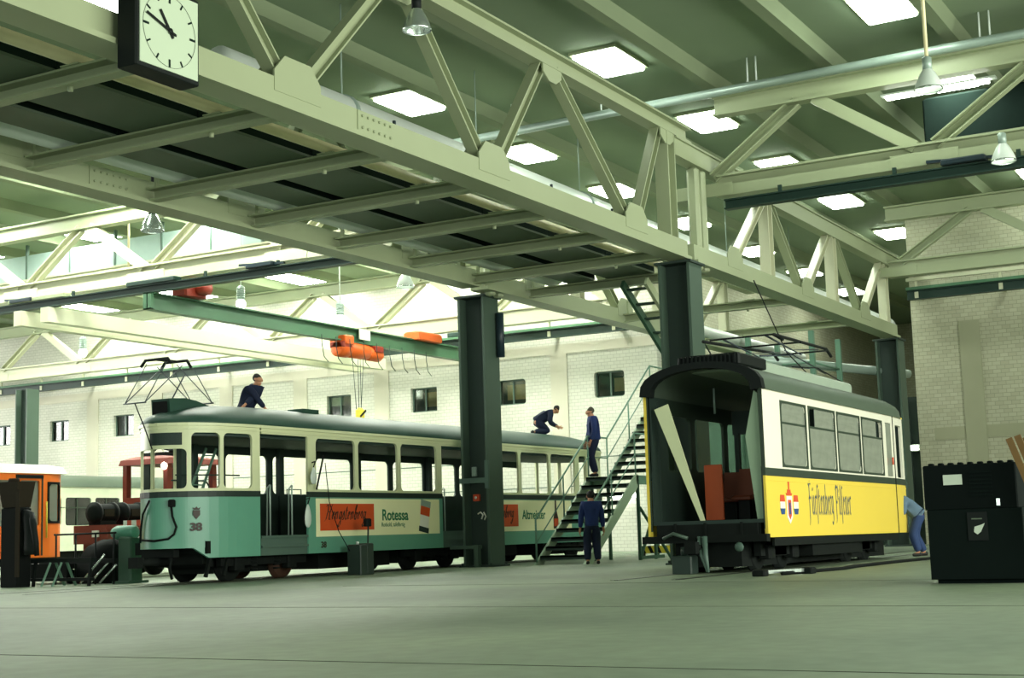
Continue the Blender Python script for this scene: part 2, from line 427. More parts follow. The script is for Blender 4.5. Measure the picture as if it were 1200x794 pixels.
# rooflights: every one a thing of its own
def rooflight(x, y, label, lit, group):
    t = thing('rooflight', label, 'rooflight', (x, y, 11.0), group)
    m = MB()
    hx, hy = (1.15, .75) if lit == 1 else (.8, .5)
    for a in ((x - hx - .06, x + hx + .06, y - hy - .06, y - hy), (x - hx - .06, x + hx + .06, y + hy, y + hy + .06), (x - hx - .06, x - hx, y - hy, y + hy), (x + hx, x + hx + .06, y - hy, y + hy)): m.box(*a, 10.93, 11.0)
    m.build('frame', M['steel'], t)
    m = MB(); m.bevbox(x - hx, x + hx, y - hy, y + hy, 10.86, 10.99, .03); m.build('diffuser', M['skyl_l'] if lit == 1 else M['skyl_m'] if lit == 2 else M['skyl'], t)
    return t
ordn = ['nearest', 'second', 'third', 'fourth', 'fifth', 'sixth', 'seventh', 'eighth']
rows = [(7.2, 'row right of the clock girder'), (13.25, 'row just behind the clock girder'), (18.5, 'row above the rear girder'), (24.0, 'row over the green tram'),
        (29.5, 'row over the green crane beam'), (35.0, 'row over the red locomotive'), (40.5, 'row over the orange vehicle'), (46.0, 'row towards the far left wall')]
for y, rl in rows:
    xs = [17.0, 22.5, 28.05, 33.75, 39.2, 44.9] if y > 20 else [22.5, 28.05, 33.75, 39.2, 44.9]
    if 12 < y < 20: xs += [51.2, 57, 63]
    for i, x in enumerate(xs):
        if x < 25 and y < 20: continue
        lit = 2 if x > 46 else 1 if (y > 20 and x > 26) else 0
        rooflight(x, y, 'bright rectangular rooflight, %s in the %s' % (ordn[i], rl), lit, 'rooflights in the ceiling')

rooflight(19.5, 19.65, 'bright rectangular rooflight at the top left corner beside the clock', False, 'rooflights in the ceiling')
# ------------------------------------------------------------------ girders and pillars
def gusset(mb, x, y, z, up, w=.95, h=.42, t=.03):
    q = [(x - w / 2, y, z), (x + w / 2, y, z), (x + w / 2, y, z + up * h * .55), (x + w / 2 - .22, y, z + up * h), (x - w / 2 + .22, y, z + up * h), (x - w / 2, y, z + up * h * .55)]
    mb.prism(q, (0, t, 0))
def girder_a(Y, label, cat='girder'):
    t = thing('lattice_girder', label, cat, (16, Y, 6.38))
    m = MB(); m.box(4, 28.4, Y - .15, Y + .15, 6.45, 6.79); m.box(4, 28.4, Y - .24, Y + .24, 6.38, 6.45); m.build('bottom_chord', M['steel'], t)
    m = MB(); m.ibeam((4, Y, 9.2), (28.9, Y, 9.2), .3, .34, .04); m.build('top_chord', M['steel'], t)
    nb = [4.7, 9.9, 15.1, 20.3, 25.85]; ntop = [7.3, 12.5, 17.7, 22.5, 27.6]
    for b, a in zip(nb, ntop):
        m = MB(); m.ibeam((b + .28, Y, 6.9), (a - .25, Y, 9.05), .2, .2, .025); m.build('diagonal', M['steel'], t)
    for b, a in zip(nb[1:], ntop[:-1]):
        m = MB(); m.ibeam((b - .28, Y, 6.9), (a + .25, Y, 9.05), .2, .2, .025); m.build('diagonal', M['steel'], t)
    for b in nb: m = MB(); gusset(m, b, Y - .16, 6.6, 1, 1.0, .52); gusset(m, b, Y + .13, 6.6, 1, 1.0, .52); m.build('gusset_plate', M['steel'], t)
    for a in ntop: m = MB(); gusset(m, a, Y - .14, 9.05, -1, .7, .3); m.build('gusset_plate', M['steel'], t)
    m = MB(); m.box(16.45, 17.35, Y - .165, Y - .15, 6.47, 6.78)
    for i in range(6):
        for z in (6.54, 6.71): m.lathe([(.022, -.022), (.022, 0)], (16.55 + i * .14, Y - .165, z), 6, 'y')
    m.build('splice_plate', M['steel'], t)
    m = MB(); m.ibeam((27.75, Y, 6.79), (27.75, Y, 9.03), .3, .4, .035, (1, 0, 0)); m.build('end_post', M['steel'], t)
    return t
def girder_b(Y, label):
    t = thing('lattice_girder', label, 'girder', (37, Y, 6.38))
    m = MB(); m.box(28.75, 45.0, Y - .15, Y + .15, 6.45, 6.79); m.box(28.75, 45.0, Y - .24, Y + .24, 6.38, 6.45); m.build('bottom_chord', M['steel'], t)
    m = MB(); m.box(27.96, 46.9, Y - .15, Y + .15, 8.6, 8.96); m.box(27.96, 46.9, Y - .2, Y + .2, 8.96, 9.0); m.build('top_chord', M['steel'], t)
    nb = [31.2, 36.4, 41.6]; ntop = [33.8, 39.0, 44.2]
    for b, a in zip(nb, ntop): m = MB(); m.ibeam((b + .25, Y, 6.85), (a - .3, Y, 8.6), .2, .2, .025); m.build('diagonal', M['steel_w'], t)  # paler than the other diagonals, light on them put into the colour
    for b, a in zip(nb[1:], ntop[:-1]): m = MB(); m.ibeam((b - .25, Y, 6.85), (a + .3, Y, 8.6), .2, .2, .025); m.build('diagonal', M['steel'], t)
    for b in nb: m = MB(); gusset(m, b, Y - .16, 6.6, 1, .95, .5); m.build('gusset_plate', M['steel'], t)
    for a in ntop: m = MB(); m.ibeam((a, Y, 6.79), (a, Y, 8.62), .26, .32, .03, (1, 0, 0)); m.build('post', M['steel_w'], t)
    for q in (29.25, 29.62): m = MB(); m.bevbox(q - .1, q + .1, Y - .13, Y + .13, 6.3, 8.6, .06); m.build('end_post', M['steel'], t)
    return t
girder_a(11.9, 'long cream lattice girder that carries the clock, nearest in the upper left')
girder_b(11.9, 'cream lattice girder behind the dark pillar above the yellow tram')
girder_a(17.15, 'cream lattice girder resting on the dark pillar in front of the green tram')
girder_b(17.15, 'rear cream lattice girder beyond the pillar, half hidden by the girder over the yellow tram')

def pillar(x, y, h, label, extra=None, cap=True):
    t = thing('steel_pillar', label, 'pillar', (x, y, 0))
    m = MB(); w = .34
    m.box(x - w, x + w, y - .36, y - .30, 0, h); m.box(x - w, x + w, y + .30, y + .36, 0, h)
    m.m = 1; m.box(x - .05, x + .05, y - .30, y + .30, 0, h)  # web darker than the flanges, shade of the recess put into its colour
    m.build('column', [M['post_l'], M['post']], t)
    m = MB(); m.box(x - .42, x + .42, y - .44, y + .44, 0, .04)
    for sx in (-.36, .36):
        for sy in (-.38, .38): m.lathe([(.03, .04), (.03, .09)], (x + sx, y + sy, 0), 6)
    m.build('base_plate', M['post'], t)
    if cap: m = MB(); m.box(x - .4, x + .4, y - .42, y + .42, h, h + .05); m.build('cap_plate', M['post'], t); m = MB(); m.box(x - .25, x + .25, y - .2, y + .2, h + .05, 6.38 if h < 6.38 else h + .08); m.build('bearing', M['steel'], t)
    return t
p1 = pillar(29.5, 17.65, 6.3, 'tall dark green steel pillar standing in front of the green tram')
# fittings of that pillar
m = MB(); m.box(29.12, 29.17, 17.3, 18.05, 1.93, 2.05); m.box(29.1, 29.16, 17.25, 17.35, 1.8, 2.45); m.build('bracket', M['tsill'], p1)
m = MB(); m.bevbox(29.36, 29.45, 17.75, 17.86, 2.1, 2.32, .01); m.build('socket_box', M['pipe_g'], p1)
m = MB(); m.bevbox(29.36, 29.45, 17.68, 17.84, 1.52, 1.68, .01); b = m.build('alarm_box', M['ired'], p1)
m = MB(); m.lathe([(.035, -.005), (.035, .0)], (29.355, 17.76, 1.6), 10, 'x'); m.build('button', M['iwhite'], b)
m = MB(); m.box(29.435, 29.45, 17.5, 17.82, 1.02, 1.32); pl = m.build('notice_plate', M['post'], p1)
m = MB(); m.tube([(29.43, 17.76, 1.22), (29.43, 17.68, 1.26), (29.43, 17.62, 1.2), (29.43, 17.66, 1.1)], .018, 6); m.tube([(29.43, 17.6, 1.26), (29.43, 17.54, 1.16), (29.43, 17.58, 1.08)], .02, 6); m.build('white_sign', M['iwhite'], pl)
m = MB(); m.box(28.95, 29.16, 17.5, 18.25, .42, .5); m.box(28.95, 29.1, 17.5, 17.6, 0, .42); m.build('kerb_bracket', M['post_l'], p1)
m = MB(); m.tube([(29.75, 17.2, 5.95), (29.75, 17.2, 4.9)], .1, 10); m.build('cable_box', M['cond'], p1)
pillar(28.5, 12.0, 6.3, 'dark steel pillar rising behind the roof of the yellow tram')
pillar(44.9, 12.0, 6.3, 'dark steel pillar beside the far end of the yellow tram')
pillar(44.6, 49.7, 7.6, 'dark pillar against the far left wall above the orange vehicle', cap=False)
pillar(44.9, 17.4, 6.3, 'slim dark pillar far behind the yellow tram roof, under the rear girder')

# bars between the two girders, and what lies on them
bx = [10.0 + 2.6 * i for i in range(9)] + [36.2, 41.4]
for i, x in enumerate(bx):
    t = thing('cross_bar', 'cream steel bar spanning between clock girder and rear girder, number %s from the near left' % ['one', 'two', 'three', 'four', 'five', 'six', 'seven', 'eight', 'nine', 'ten', 'eleven', 'twelve', 'thirteen', 'fourteen'][i], 'bar', (x, 14.5, 6.4), 'bars between the two girders')
    m = MB(); m.channel((x, 12.1, 6.53), (x, 16.95, 6.53), .2, .22, .03, side=1); m.build('channel', M['steel'], t)
    m = MB(); m.box(x - .13, x + .13, 13.1, 13.4, 6.641, 6.66); m.build('clamp', M['steel'], t)
    m = MB(); m.lathe([(.035, 6.36), (.035, 6.42)], (x, 13.35, 0), 8); m.build('bolt', M['steel'], t)
    m = MB(); m.box(x - .03, x + .03, 16.8, 16.86, 6.64, 7.0); m.build('hanger', M['steel'], t)
names = ['first', 'second', 'third', 'fourth', 'fifth', 'sixth', 'seventh', 'eighth', 'ninth', 'tenth', 'eleventh', 'twelfth', 'thirteenth']
for i in range(8):
    a, b = bx[i] + .01, bx[i + 1] - .01
    for (y0, y1, wd) in ((13.6, 14.8, 'wide'), (15.15, 15.85, 'narrow')):
        t = thing('overhead_panel', '%s grey-green tray panel lying between the girders, in the %s bay from near left' % (wd, names[i]), 'panel', ((a + b) / 2, (y0 + y1) / 2, 6.65), 'tray panels between the girders')
        m = MB(); m.box(a, b, y0, y1, 6.65, 6.69); m.build('plate', M['panel'], t)
        for q in (y0, y1 - .03): m = MB(); m.box(a, b, q, q + .03, 6.69, 6.8); m.build('rim', M['pdark'], t)
m = MB(); m.box(9, 30.8, 14.82, 15.14, 6.78, 6.82); m.box(9, 30.8, 14.82, 14.85, 6.82, 6.95); top('gap_strip', m, M['pdark'], 'long dark strip filling the shaded gap between the wide and narrow tray panels', 'gap strip', (27, 14.9, 6.78))  # dark strip set in the open gap, shade put into its colour
m = MB(); m.tube([(6, 13.25, 6.74), (31.0, 13.25, 6.74)], .085, 12)
top('steel_pipe', m, M['pipe'], 'cream pipe lying on the cross bars just behind the clock girder', 'pipe', (25, 13.25, 6.74))
m = MB(); m.tube([(6, 12.45, 6.98), (31.0, 12.45, 6.98)], .035, 8)
for x in bx[:8]: m.box(x + .6, x + .64, 12.43, 12.47, 6.8, 7.2)
top('conduit', m, M['cond'], 'thin dark blue conduit running close behind the clock girder', 'conduit', (25, 12.45, 6.95))
t = thing('air_duct', 'round silver duct low between the girders, above the narrow tray panels', 'duct', (25, 16.35, 6.66))
m = MB(); m.tube([(6, 16.35, 7.0), (30.9, 16.35, 7.0), (31.3, 16.35, 7.15), (31.4, 16.35, 7.9)], .34, 20); m.build('tube', M['duct'], t)
for x in bx[:8]: m = MB(); m.tube([(x + .4, 16.35, 7.0), (x + .5, 16.35, 7.0)], .355, 20); m.build('joint_band', M['pipe_g'], t)
t = thing('air_duct', 'round white duct high above the rear girder, lit by the rooflights', 'duct', (32, 16.1, 8.8))
m = MB(); m.tube([(18.5, 16.1, 8.78), (60, 16.1, 8.78)], .38, 20); m.build('tube', M['duct'], t)
for x in (22, 27, 32, 37, 42, 48): m = MB(); m.tube([(x, 16.1, 8.78), (x + .1, 16.1, 8.78)], .41, 20); m.tube([(x + .05, 16.1, 9.1), (x + .05, 16.1, 11)], .015, 6); m.build('hanger', M['pipe_g'], t)

# cross trusses
def ctruss(X, ya, yb, nb, ntp, label, zb=(8.0, 8.5), zt=(9.85, 10.3), col='steel_w'):
    t = thing('roof_truss', label, 'truss', (X, (ya + yb) / 2, zb[0]))
    m = MB(); m.ibeam((X, ya, sum(zb) / 2), (X, yb, sum(zb) / 2), .34, zb[1] - zb[0], .05); m.box(X - .2, X - .17, min(ya, yb), max(ya, yb), zb[0], zb[0] + .24); m.build('bottom_chord', M[col], t)
    m = MB(); m.ibeam((X, ya, sum(zt) / 2), (X, yb, sum(zt) / 2), .34, zt[1] - zt[0], .05); m.build('top_chord', M['steel'], t)
    alln = sorted([(y, 0) for y in nb] + [(y, 1) for y in ntp])
    for (p, q) in zip(alln[:-1], alln[1:]):
        if p[1] == q[1]: continue
        a = (X, p[0] + .2, zb[1] - .04 if p[1] == 0 else zt[0] + .04); b = (X, q[0] - .2, zb[1] - .04 if q[1] == 0 else zt[0] + .04)
        m = MB(); m.channel(a, b, .2, .26, .03, side=1 if p[1] else -1); m.build('diagonal', M[col], t)
    for y in nb:
        m = MB(); m.box(X - .215, X - .2, y - .7, y + .7, zb[0] + .01, zb[0] + .3); m.build('splice_plate', M[col], t)
    return t
lb = [18.7 + 4.95 * i for i in range(8)]; lt = [21.2 + 4.95 * i for i in range(7)]
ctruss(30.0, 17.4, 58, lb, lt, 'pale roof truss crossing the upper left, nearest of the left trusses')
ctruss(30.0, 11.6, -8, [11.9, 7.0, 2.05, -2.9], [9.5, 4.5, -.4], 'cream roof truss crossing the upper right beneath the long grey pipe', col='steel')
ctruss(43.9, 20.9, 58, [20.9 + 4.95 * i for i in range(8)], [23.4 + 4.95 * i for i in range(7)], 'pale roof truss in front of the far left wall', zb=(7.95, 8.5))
ctruss(43.9, 11.6, -8, [11.4, 6.4, 1.5], [8.9, 3.9], 'cream roof truss close to the right brick wall', zb=(8.1, 8.6), col='steel')

t = thing('fascia_beam', 'wide pale fascia beam with glazing above it, right behind the nearest left truss', 'beam', (33.6, 36, 8.9))
m = MB(); m.box(33.5, 33.7, 17.6, 56, 8.85, 9.5); m.box(33.42, 33.78, 17.6, 56, 9.5, 9.56); m.build('beam', M['steel_w'], t)
m = MB(); m.box(33.58, 33.62, 27.5, 56, 9.56, 10.4); m.build('glazing', M['frost'], t)
for i in range(15): m = MB(); m.box(33.55, 33.66, 27.5 + i * 2, 27.56 + i * 2, 9.56, 10.75); m.build('glazing_bar', M['winframe'], t)
# crane runways, bridges and hoist
def runway(X, y0, y1, z0, z1, label, wall=False):
    t = thing('crane_runway', label, 'crane rail', (X, (y0 + y1) / 2, z0))
    m = MB(); m.ibeam((X, y0, (z0 + z1) / 2), (X, y1, (z0 + z1) / 2), .22, z1 - z0, .03); m.build('beam', M['crane_d'], t)
    y = y0 + 1.2
    while y < y1:
        m = MB()
        if wall: m.box(X - .05, 46.95, y - .06, y + .06, z0 + .05, z0 + .25); m.box(X - .04, X + .04, y - .04, y + .04, z1, z1 + .3)
        else: m.box(X - .03, X + .03, y - .04, y + .04, z1, 8.0)
        m.build('bracket', M['crane_d'] if not wall else M['steel_w'], t); y += 2.6 if wall else 2.475
    if wall:
        m = MB(); m.box(X - .16, X + .02, y0, y1, z1 + .01, z1 + .1); m.build('light_flange', M['crane_g'], t)
        m = MB(); m.box(X - .1, X + .05, y0, y1, z1 + .3, z1 + .4); m.build('conductor_rail', M['steel_w'], t)
    return t
runway(29.6, 17.6, 54, 7.62, 7.84, 'thin dark crane rail hung under the nearest left truss')
runway(29.6, -6, 11.3, 7.62, 7.84, 'thin dark crane rail hung under the upper right truss')
runway(46.3, 20.9, 60, 7.72, 8.02, 'dark green crane rail along the left back wall above the windows', True)
runway(46.3, -8, 11.7, 7.72, 8.02, 'dark green crane rail along the right back wall', True)
t = thing('bridge_crane', 'green bridge crane beam crossing above the green tram', 'crane', (37.5, 28.1, 7.2))
m = MB(); m.ibeam((29.35, 28.1, 7.36), (46.15, 28.1, 7.36), .3, .48, .04); m.box(29.35, 29.45, 27.95, 28.25, 7.12, 7.6); m.build('beam', M['crane_g'], t)
for x in (29.6, 46.3):
    m = MB(); m.bevbox(x - .16, x + .16, 27.2, 29.0, 7.85 if x < 40 else 8.13, 7.98 if x < 40 else 8.3, .03); m.build('end_truck', M['crane_d'], t)
m = MB(); m.bevbox(30.5, 31.4, 27.75, 28.3, 7.62, 8.0, .05); m.lathe([(.14, -.2), (.2, -.1), (.2, .25), (.1, .3)], (31.1, 27.7, 7.9), 12, 'x'); m.build('drive_motor', M['red'], t)
m = MB(); m.bevbox(42.3, 43.8, 27.7, 28.4, 7.56, 7.86, .05); m.build('drive_motor', M['orange'], t)
m = MB(); m.box(39.0, 39.6, 27.9, 27.94, 7.25, 7.6); m.build('rating_plate', M['iwhite'], t)
t = thing('electric_hoist', 'orange electric hoist hanging under the green crane beam', 'hoist', (39.3, 28.1, 6.8))
m = MB(); m.lathe([(.2, 38.0), (.3, 38.05), (.3, 38.5), (.2, 38.55)], (0, 28.1, 6.9), 16, 'x'); m.bevbox(38.05, 38.5, 27.75, 28.45, 7.0, 7.3, .04); m.build('gear_case', M['orange'], t)
m = MB(); m.lathe([(.2, 38.55), (.26, 38.6), (.26, 39.6), (.2, 39.65)], (0, 28.1, 6.88), 16, 'x'); m.build('drum', M['orange'], t)
m = MB(); m.lathe([(.22, 39.65), (.24, 39.7), (.24, 40.3), (.16, 40.45)], (0, 28.1, 6.85), 16, 'x'); m.build('motor', M['orange'], t)
for x in (38.1, 39.9): m = MB(); m.bevbox(x - .1, x + .35, 27.8, 28.4, 6.9, 7.1, .03); m.build('trolley', M['red'], t)
for q, (x, y) in enumerate(((38.85, 28.1), (39.15, 28.1), (39.3, 27.98), (39.42, 28.2))):
    m = MB(); m.tube([(x, y, 6.65), (39.2 + (x - 39.2) * .5, 28.1, 4.95 if q < 2 else 4.5)], .012, 5); m.build('wire_rope', M['crane_d'], t)
m = MB(); m.bevbox(39.05, 39.4, 27.98, 28.22, 4.62, 5.0, .08); hb = m.build('hook_block', M['hookyel'], t)
m = MB(); m.tube([(39.22, 28.1, 4.62), (39.22, 28.1, 4.48), (39.32, 28.1, 4.4), (39.3, 28.1, 4.3), (39.2, 28.1, 4.28), (39.14, 28.1, 4.36)], .035, 8); m.build('hook', M['black'], hb)
m = MB(); m.beam((39.06, 27.97, 4.7), (39.38, 27.97, 4.92), .01, .07); m.build('stripe', M['black'], hb)
t = thing('festoon_cable', 'row of hanging cable loops under the green crane beam', 'cable', (39, 27.9, 7.1))
for i in range(9):
    x = 36.6 + i * .75; m = MB(); m.tube([(x, 27.65, 7.14), (x + .02, 27.65, 6.8), (x + .12, 27.65, 6.45), (x + .34, 27.65, 6.3)], .014, 5); m.build('cable_loop', M['crane_d'], t)
t = thing('bridge_crane', 'cream double-beam bridge crane behind the green one', 'crane', (37.5, 32.5, 7.2))
for y in (32.0, 33.1): m = MB(); m.box(29.3, 46.2, y - .16, y + .16, 7.15, 7.58); m.build('beam', M['steel_w'], t)
for x in (29.6, 46.3): m = MB(); m.bevbox(x - .15, x + .15, 31.4, 33.7, 7.85 if x < 40 else 8.13, 7.98 if x < 40 else 8.3, .03); m.build('end_truck', M['steel'], t)
m = MB(); m.bevbox(43.2, 44.2, 31.9, 33.2, 7.63, 8.0, .04); m.build('trolley', M['steel_w'], t)

# pipes at the ceiling and other fittings
m = MB(); m.tube([(29.75, -8, 10.45), (29.75, 19, 10.3)], .1, 12)
t = top('steel_pipe', m, M['pipe_g'], 'long grey pipe crossing below the ceiling beside the right truss', 'pipe', (29.75, 5, 10.4))
for y in (14.2, 16.6, 5.6, 10.6): m = MB(); m.tube([(29.75, y - .1, 10.4), (29.75, y - .1, 11)], .02, 6); m.tube([(29.75, y + .1, 10.4), (29.75, y + .1, 11)], .02, 6); m.build('hanger', M['enamel'], t)
t = thing('strip_light', 'pair of lit fluorescent tubes beside the pendant lamp at upper right', 'strip light', (30.6, 7.0, 9.8))
m = MB(); m.box(30.5, 30.7, 5.6, 8.0, 9.82, 9.86); m.build('tray', M['enamel'], t)
for x in (30.55, 30.66): m = MB(); m.tube([(x, 5.75, 9.78), (x, 7.9, 9.78)], .035, 8); m.build('tube', M['tubel'], t)
m = MB(); m.bevbox(34.2, 35.2, 4.2, 8.0, 9.4, 10.7, .05)
top('air_heater', m, M['pdark'], 'dark ventilation unit under the ceiling behind the fluorescent tubes', 'ventilation unit', (34.7, 6, 9.6))
for (x, y, lab) in ((29.55, 6.2, 'dark trolley clamp on the crane rail beside the rightmost lamp'),(29.55, 24.3, 'dark trolley clamp on the left crane rail near the green crane'),(29.55, 33.2, 'dark trolley clamp at the far left of the left crane rail')):
    m = MB(); m.bevbox(x - .15, x + .15, y - .5, y + .4, 7.86, 7.98, .03); m.beam((x, y - .8, 7.9), (x, y + .7, 8.0), .08, .06)
    top('rail_clamp', m, M['cond'], lab, 'rail clamp', (x, y, 7.86))
t = thing('steep_ladder', 'steep dark steel ladder leaning from the pillar behind the yellow tram roof', 'ladder', (33, 14.0, 4.0))
for y in (13.6, 14.2): m = MB(); m.beam((30.3, y, 6.4), (34.0, y, 4.1), .08, .2); m.build('stringer', M['dgreen'] if y > 13.9 else M['steel'], t)
for i in range(8): q = (i + .5) / 8; m = MB(); m.box(30.3 + 3.7 * q - .1, 30.3 + 3.7 * q + .1, 13.64, 14.16, 6.4 - 2.3 * q, 6.44 - 2.3 * q); m.build('tread', M['tread'], t)
for y in (13.6,): m = MB(); m.tube([(30.6, y - .05, 7.1), (34.3, y - .05, 4.8)], .02, 6); m.tube([(32, y - .05, 5.4), (32, y - .05, 6.3)], .02, 6); m.build('handrail', M['cond'], t)
# service platform of pipes and posts behind the yellow tram
t = thing('service_gantry', 'gantry of green posts and pale pipes behind the yellow tram roof', 'gantry', (42, 14, 0))
for (x, y) in ((40, 12.9), (42.5, 12.9), (40, 14.8), (42.5, 14.8)): m = MB(); m.box(x - .07, x + .07, y - .07, y + .07, 0, 6.2); m.build('post', M['stair'], t)
m = MB(); m.box(39.8, 42.7, 12.8, 14.9, 4.2, 4.3); m.build('deck', M['tread'], t)
for z in (4.75, 5.3): m = MB(); m.tube([(40, 12.9, z), (42.5, 12.9, z)], .03, 6); m.tube([(40, 12.9, z), (40, 14.8, z)], .03, 6); m.build('rail', M['stair'], t)
m = MB(); m.tube([(36, 15.2, 5.7), (36, 15.2, 6.0), (36.4, 15.2, 6.15), (46, 15.2, 6.15)], .16, 12); m.build('pipe', M['duct'], t)
m = MB(); m.tube([(39, 14.2, 5.4), (46.5, 11.9, 5.4)], .14, 12); m.build('pipe', M['pipe_g'], t)
m = MB(); m.bevbox(44, 46, 15, 18, 0, 4.3, .03); m.box(43.97, 44, 15.3, 17.7, 2.2, 3.6); top('switch_cabinet', m, M['dgreen'], 'tall dark cabinet far behind the yellow tram roof', 'cabinet', (45, 16.5, 0))

# pendant lamps
def bell(x, y, z, r, label, drop, col='enamel', rim=True):
    t = thing('pendant_lamp', label, 'lamp', (x, y, z), 'bell pendant lamps')
    m = MB(); m.lathe([(r, 0), (r * .98, .03), (r * .86, r * .5), (r * .55, r * 1.15), (r * .34, r * 1.45)], (x, y, z), 20, cap=False); m.lathe([(r * .95, .01), (r * .8, r * .5), (r * .5, r * 1.1), (r * .3, r * 1.4)], (x, y, z), 20, cap=False); m.build('shade', M[col], t)
    m = MB(); m.lathe([(r * .34, r * 1.4), (r * .34, r * 2.3), (r * .2, r * 2.4)], (x, y, z), 12); m.build('holder', M['pipe_g'] if col == 'enamel' else M['black'], t)
    m = MB(); m.lathe([(.02, r * .35), (r * .4, r * .5), (r * .45, r * .8), (r * .3, r * 1.2)], (x, y, z), 12); m.build('bulb', M['bulb'], t)
    m = MB(); m.lathe([(r, -.015), (r * 1.03, 0), (r, .02)], (x, y, z), 20, cap=False); m.build('rim', M['chrome'], t)
    m = MB(); m.tube([(x, y, z + r * 2.3), (x, y, drop)], .035, 8); m.build('stem', M['pipe'] if col == 'enamel' else M['black'], t)
    return t
bell(24.3, 5.55, 7.95, .24, 'white bell pendant lamp hanging at upper right below the grey pipe', 11.0)
bell(29.1, 5.3, 7.68, .24, 'bell pendant lamp at the right edge just above the dark crane rail', 8.0)
bell(17.75, 11.55, 8.3, .22, 'chrome bell pendant lamp on a black stem at the top centre', 11.0, 'chrome')
bell(24.4, 23.2, 7.85, .26, 'chrome bell pendant lamp below the rear girder at left', 11.0, 'chrome')
bell(34.2, 22.85, 7.8, .26, 'white bell pendant lamp below the rear girder left of the dark pillar', 11.0)
bell(31.5, 30.9, 8.3, .26, 'bell pendant lamp above the left end of the green crane', 11.0)
def bulb_lamp(x, y, z, label):
    t = thing('pendant_lamp', label, 'lamp', (x, y, z), 'ball pendant lamps')
    m = MB(); m.lathe([(.02, 0), (.1, .04), (.15, .14), (.14, .24), (.1, .3)], (x, y, z), 14); m.build('globe', M['bulb'], t)
    m = MB(); pr_ = [(.11, .29), (.12, .33)]
    for i in range(5): pr_ += [(.12, .36 + i * .065), (.135, .362 + i * .065), (.135, .38 + i * .065), (.12, .382 + i * .065)]
    m.lathe(pr_ + [(.12, .68), (.05, .74)], (x, y, z), 12)
    m.build('holder', M['pipe_g'], t)
    m = MB(); m.tube([(x, y, z + .72), (x, y, 11)], .02, 6); m.build('stem', M['enamel'], t)
bulb_lamp(33.5, 28.3, 7.62, 'ball pendant lamp above the left part of the green crane beam')
bulb_lamp(36.5, 26.85, 7.35, 'ball pendant lamp above the orange hoist')
bulb_lamp(36.6, 38.05, 7.3, 'white ball pendant lamp hanging near the left edge')

# the clock
t = thing('hanging_clock', 'square black-cased clock hung on the girder at upper left', 'clock', (12.08, 11.4, 6.1))
cx, cz, cy = 12.18, 6.6, 11.32
m = MB(); m.bevbox(11.66, 12.71, 11.34, 11.64, 6.08, 7.13, .02); m.build('case', M['black'], t)
m = MB(); m.box(11.71, 12.66, 11.325, 11.34, 6.13, 7.08); m.build('face', M['clockface'], t)
m = MB()
for h in range(12):
    a = PI / 2 - h * PI / 6; c_, s_ = math.cos(a), math.sin(a); r0, r1 = (.335, .43) if h % 3 == 0 else (.36, .43)
    m.beam((cx + c_ * r0, cy, cz + s_ * r0), (cx + c_ * r1, cy, cz + s_ * r1), .006, .026 if h % 3 == 0 else .02, (-s_, 0, c_))
for k in range(60):
    a = k * PI / 30; b = a + PI / 30; m.beam((cx + .43 * math.cos(a), cy, cz + .43 * math.sin(a)), (cx + .43 * math.cos(b), cy, cz + .43 * math.sin(b)), .003, .003, (math.cos(a), 0, math.sin(a)))
m.build('hour_marks', M['pdark'], t)
def hand(nm, ang, L, tail, w, yy):
    c_, s_ = math.cos(ang), math.sin(ang); m = MB(); m.beam((cx - c_ * tail, yy, cz - s_ * tail), (cx + c_ * L, yy, cz + s_ * L), .008, w, (-s_, 0, c_)); m.build(nm, M['black'], t)
mn = 48.0; hand('minute_hand', PI / 2 - mn / 60 * 2 * PI, .4, .1, .028, 11.305); hand('hour_hand', PI / 2 - (10 + mn / 60) / 12 * 2 * PI, .27, .09, .036, 11.313)
m = MB(); m.lathe([(.035, -.004), (.035, .004)], (cx, 11.3, cz), 12, 'y'); m.build('hub', M['black'], t)
m = MB(); m.box(11.8, 12.3, 11.64, 11.66, 6.5, 6.75); m.build('mounting', M['black'], t)
# ------------------------------------------------------------------ lettering
def text_mesh(txt, size, P, u, w, m, name, parent, shear=0.0, sx=1.0, bold=0.0, label=None):
    # flat letters, anchored at P, running along u with up vector w
    cu = bpy.data.curves.new('t', 'FONT'); cu.body = txt; cu.size = size; cu.extrude = .002; cu.offset = bold; cu.shear = shear
    o = bpy.data.objects.new('t', cu); C.objects.link(o)
    dg = bpy.context.evaluated_depsgraph_get()
    me = bpy.data.meshes.new_from_object(o.evaluated_get(dg)); bpy.data.objects.remove(o)
    u = V(u); w = V(w); nrm = u.cross(w); off = org(parent)
    for v in me.vertices: v.co = V(P) - off + u * v.co.x * sx + w * v.co.y + nrm * v.co.z
    me.name = name; me.materials.clear(); me.materials.append(m)
    ob = bpy.data.objects.new(name, me); C.objects.link(ob); ob.parent = parent
    if label: ob['label'] = label
    return ob
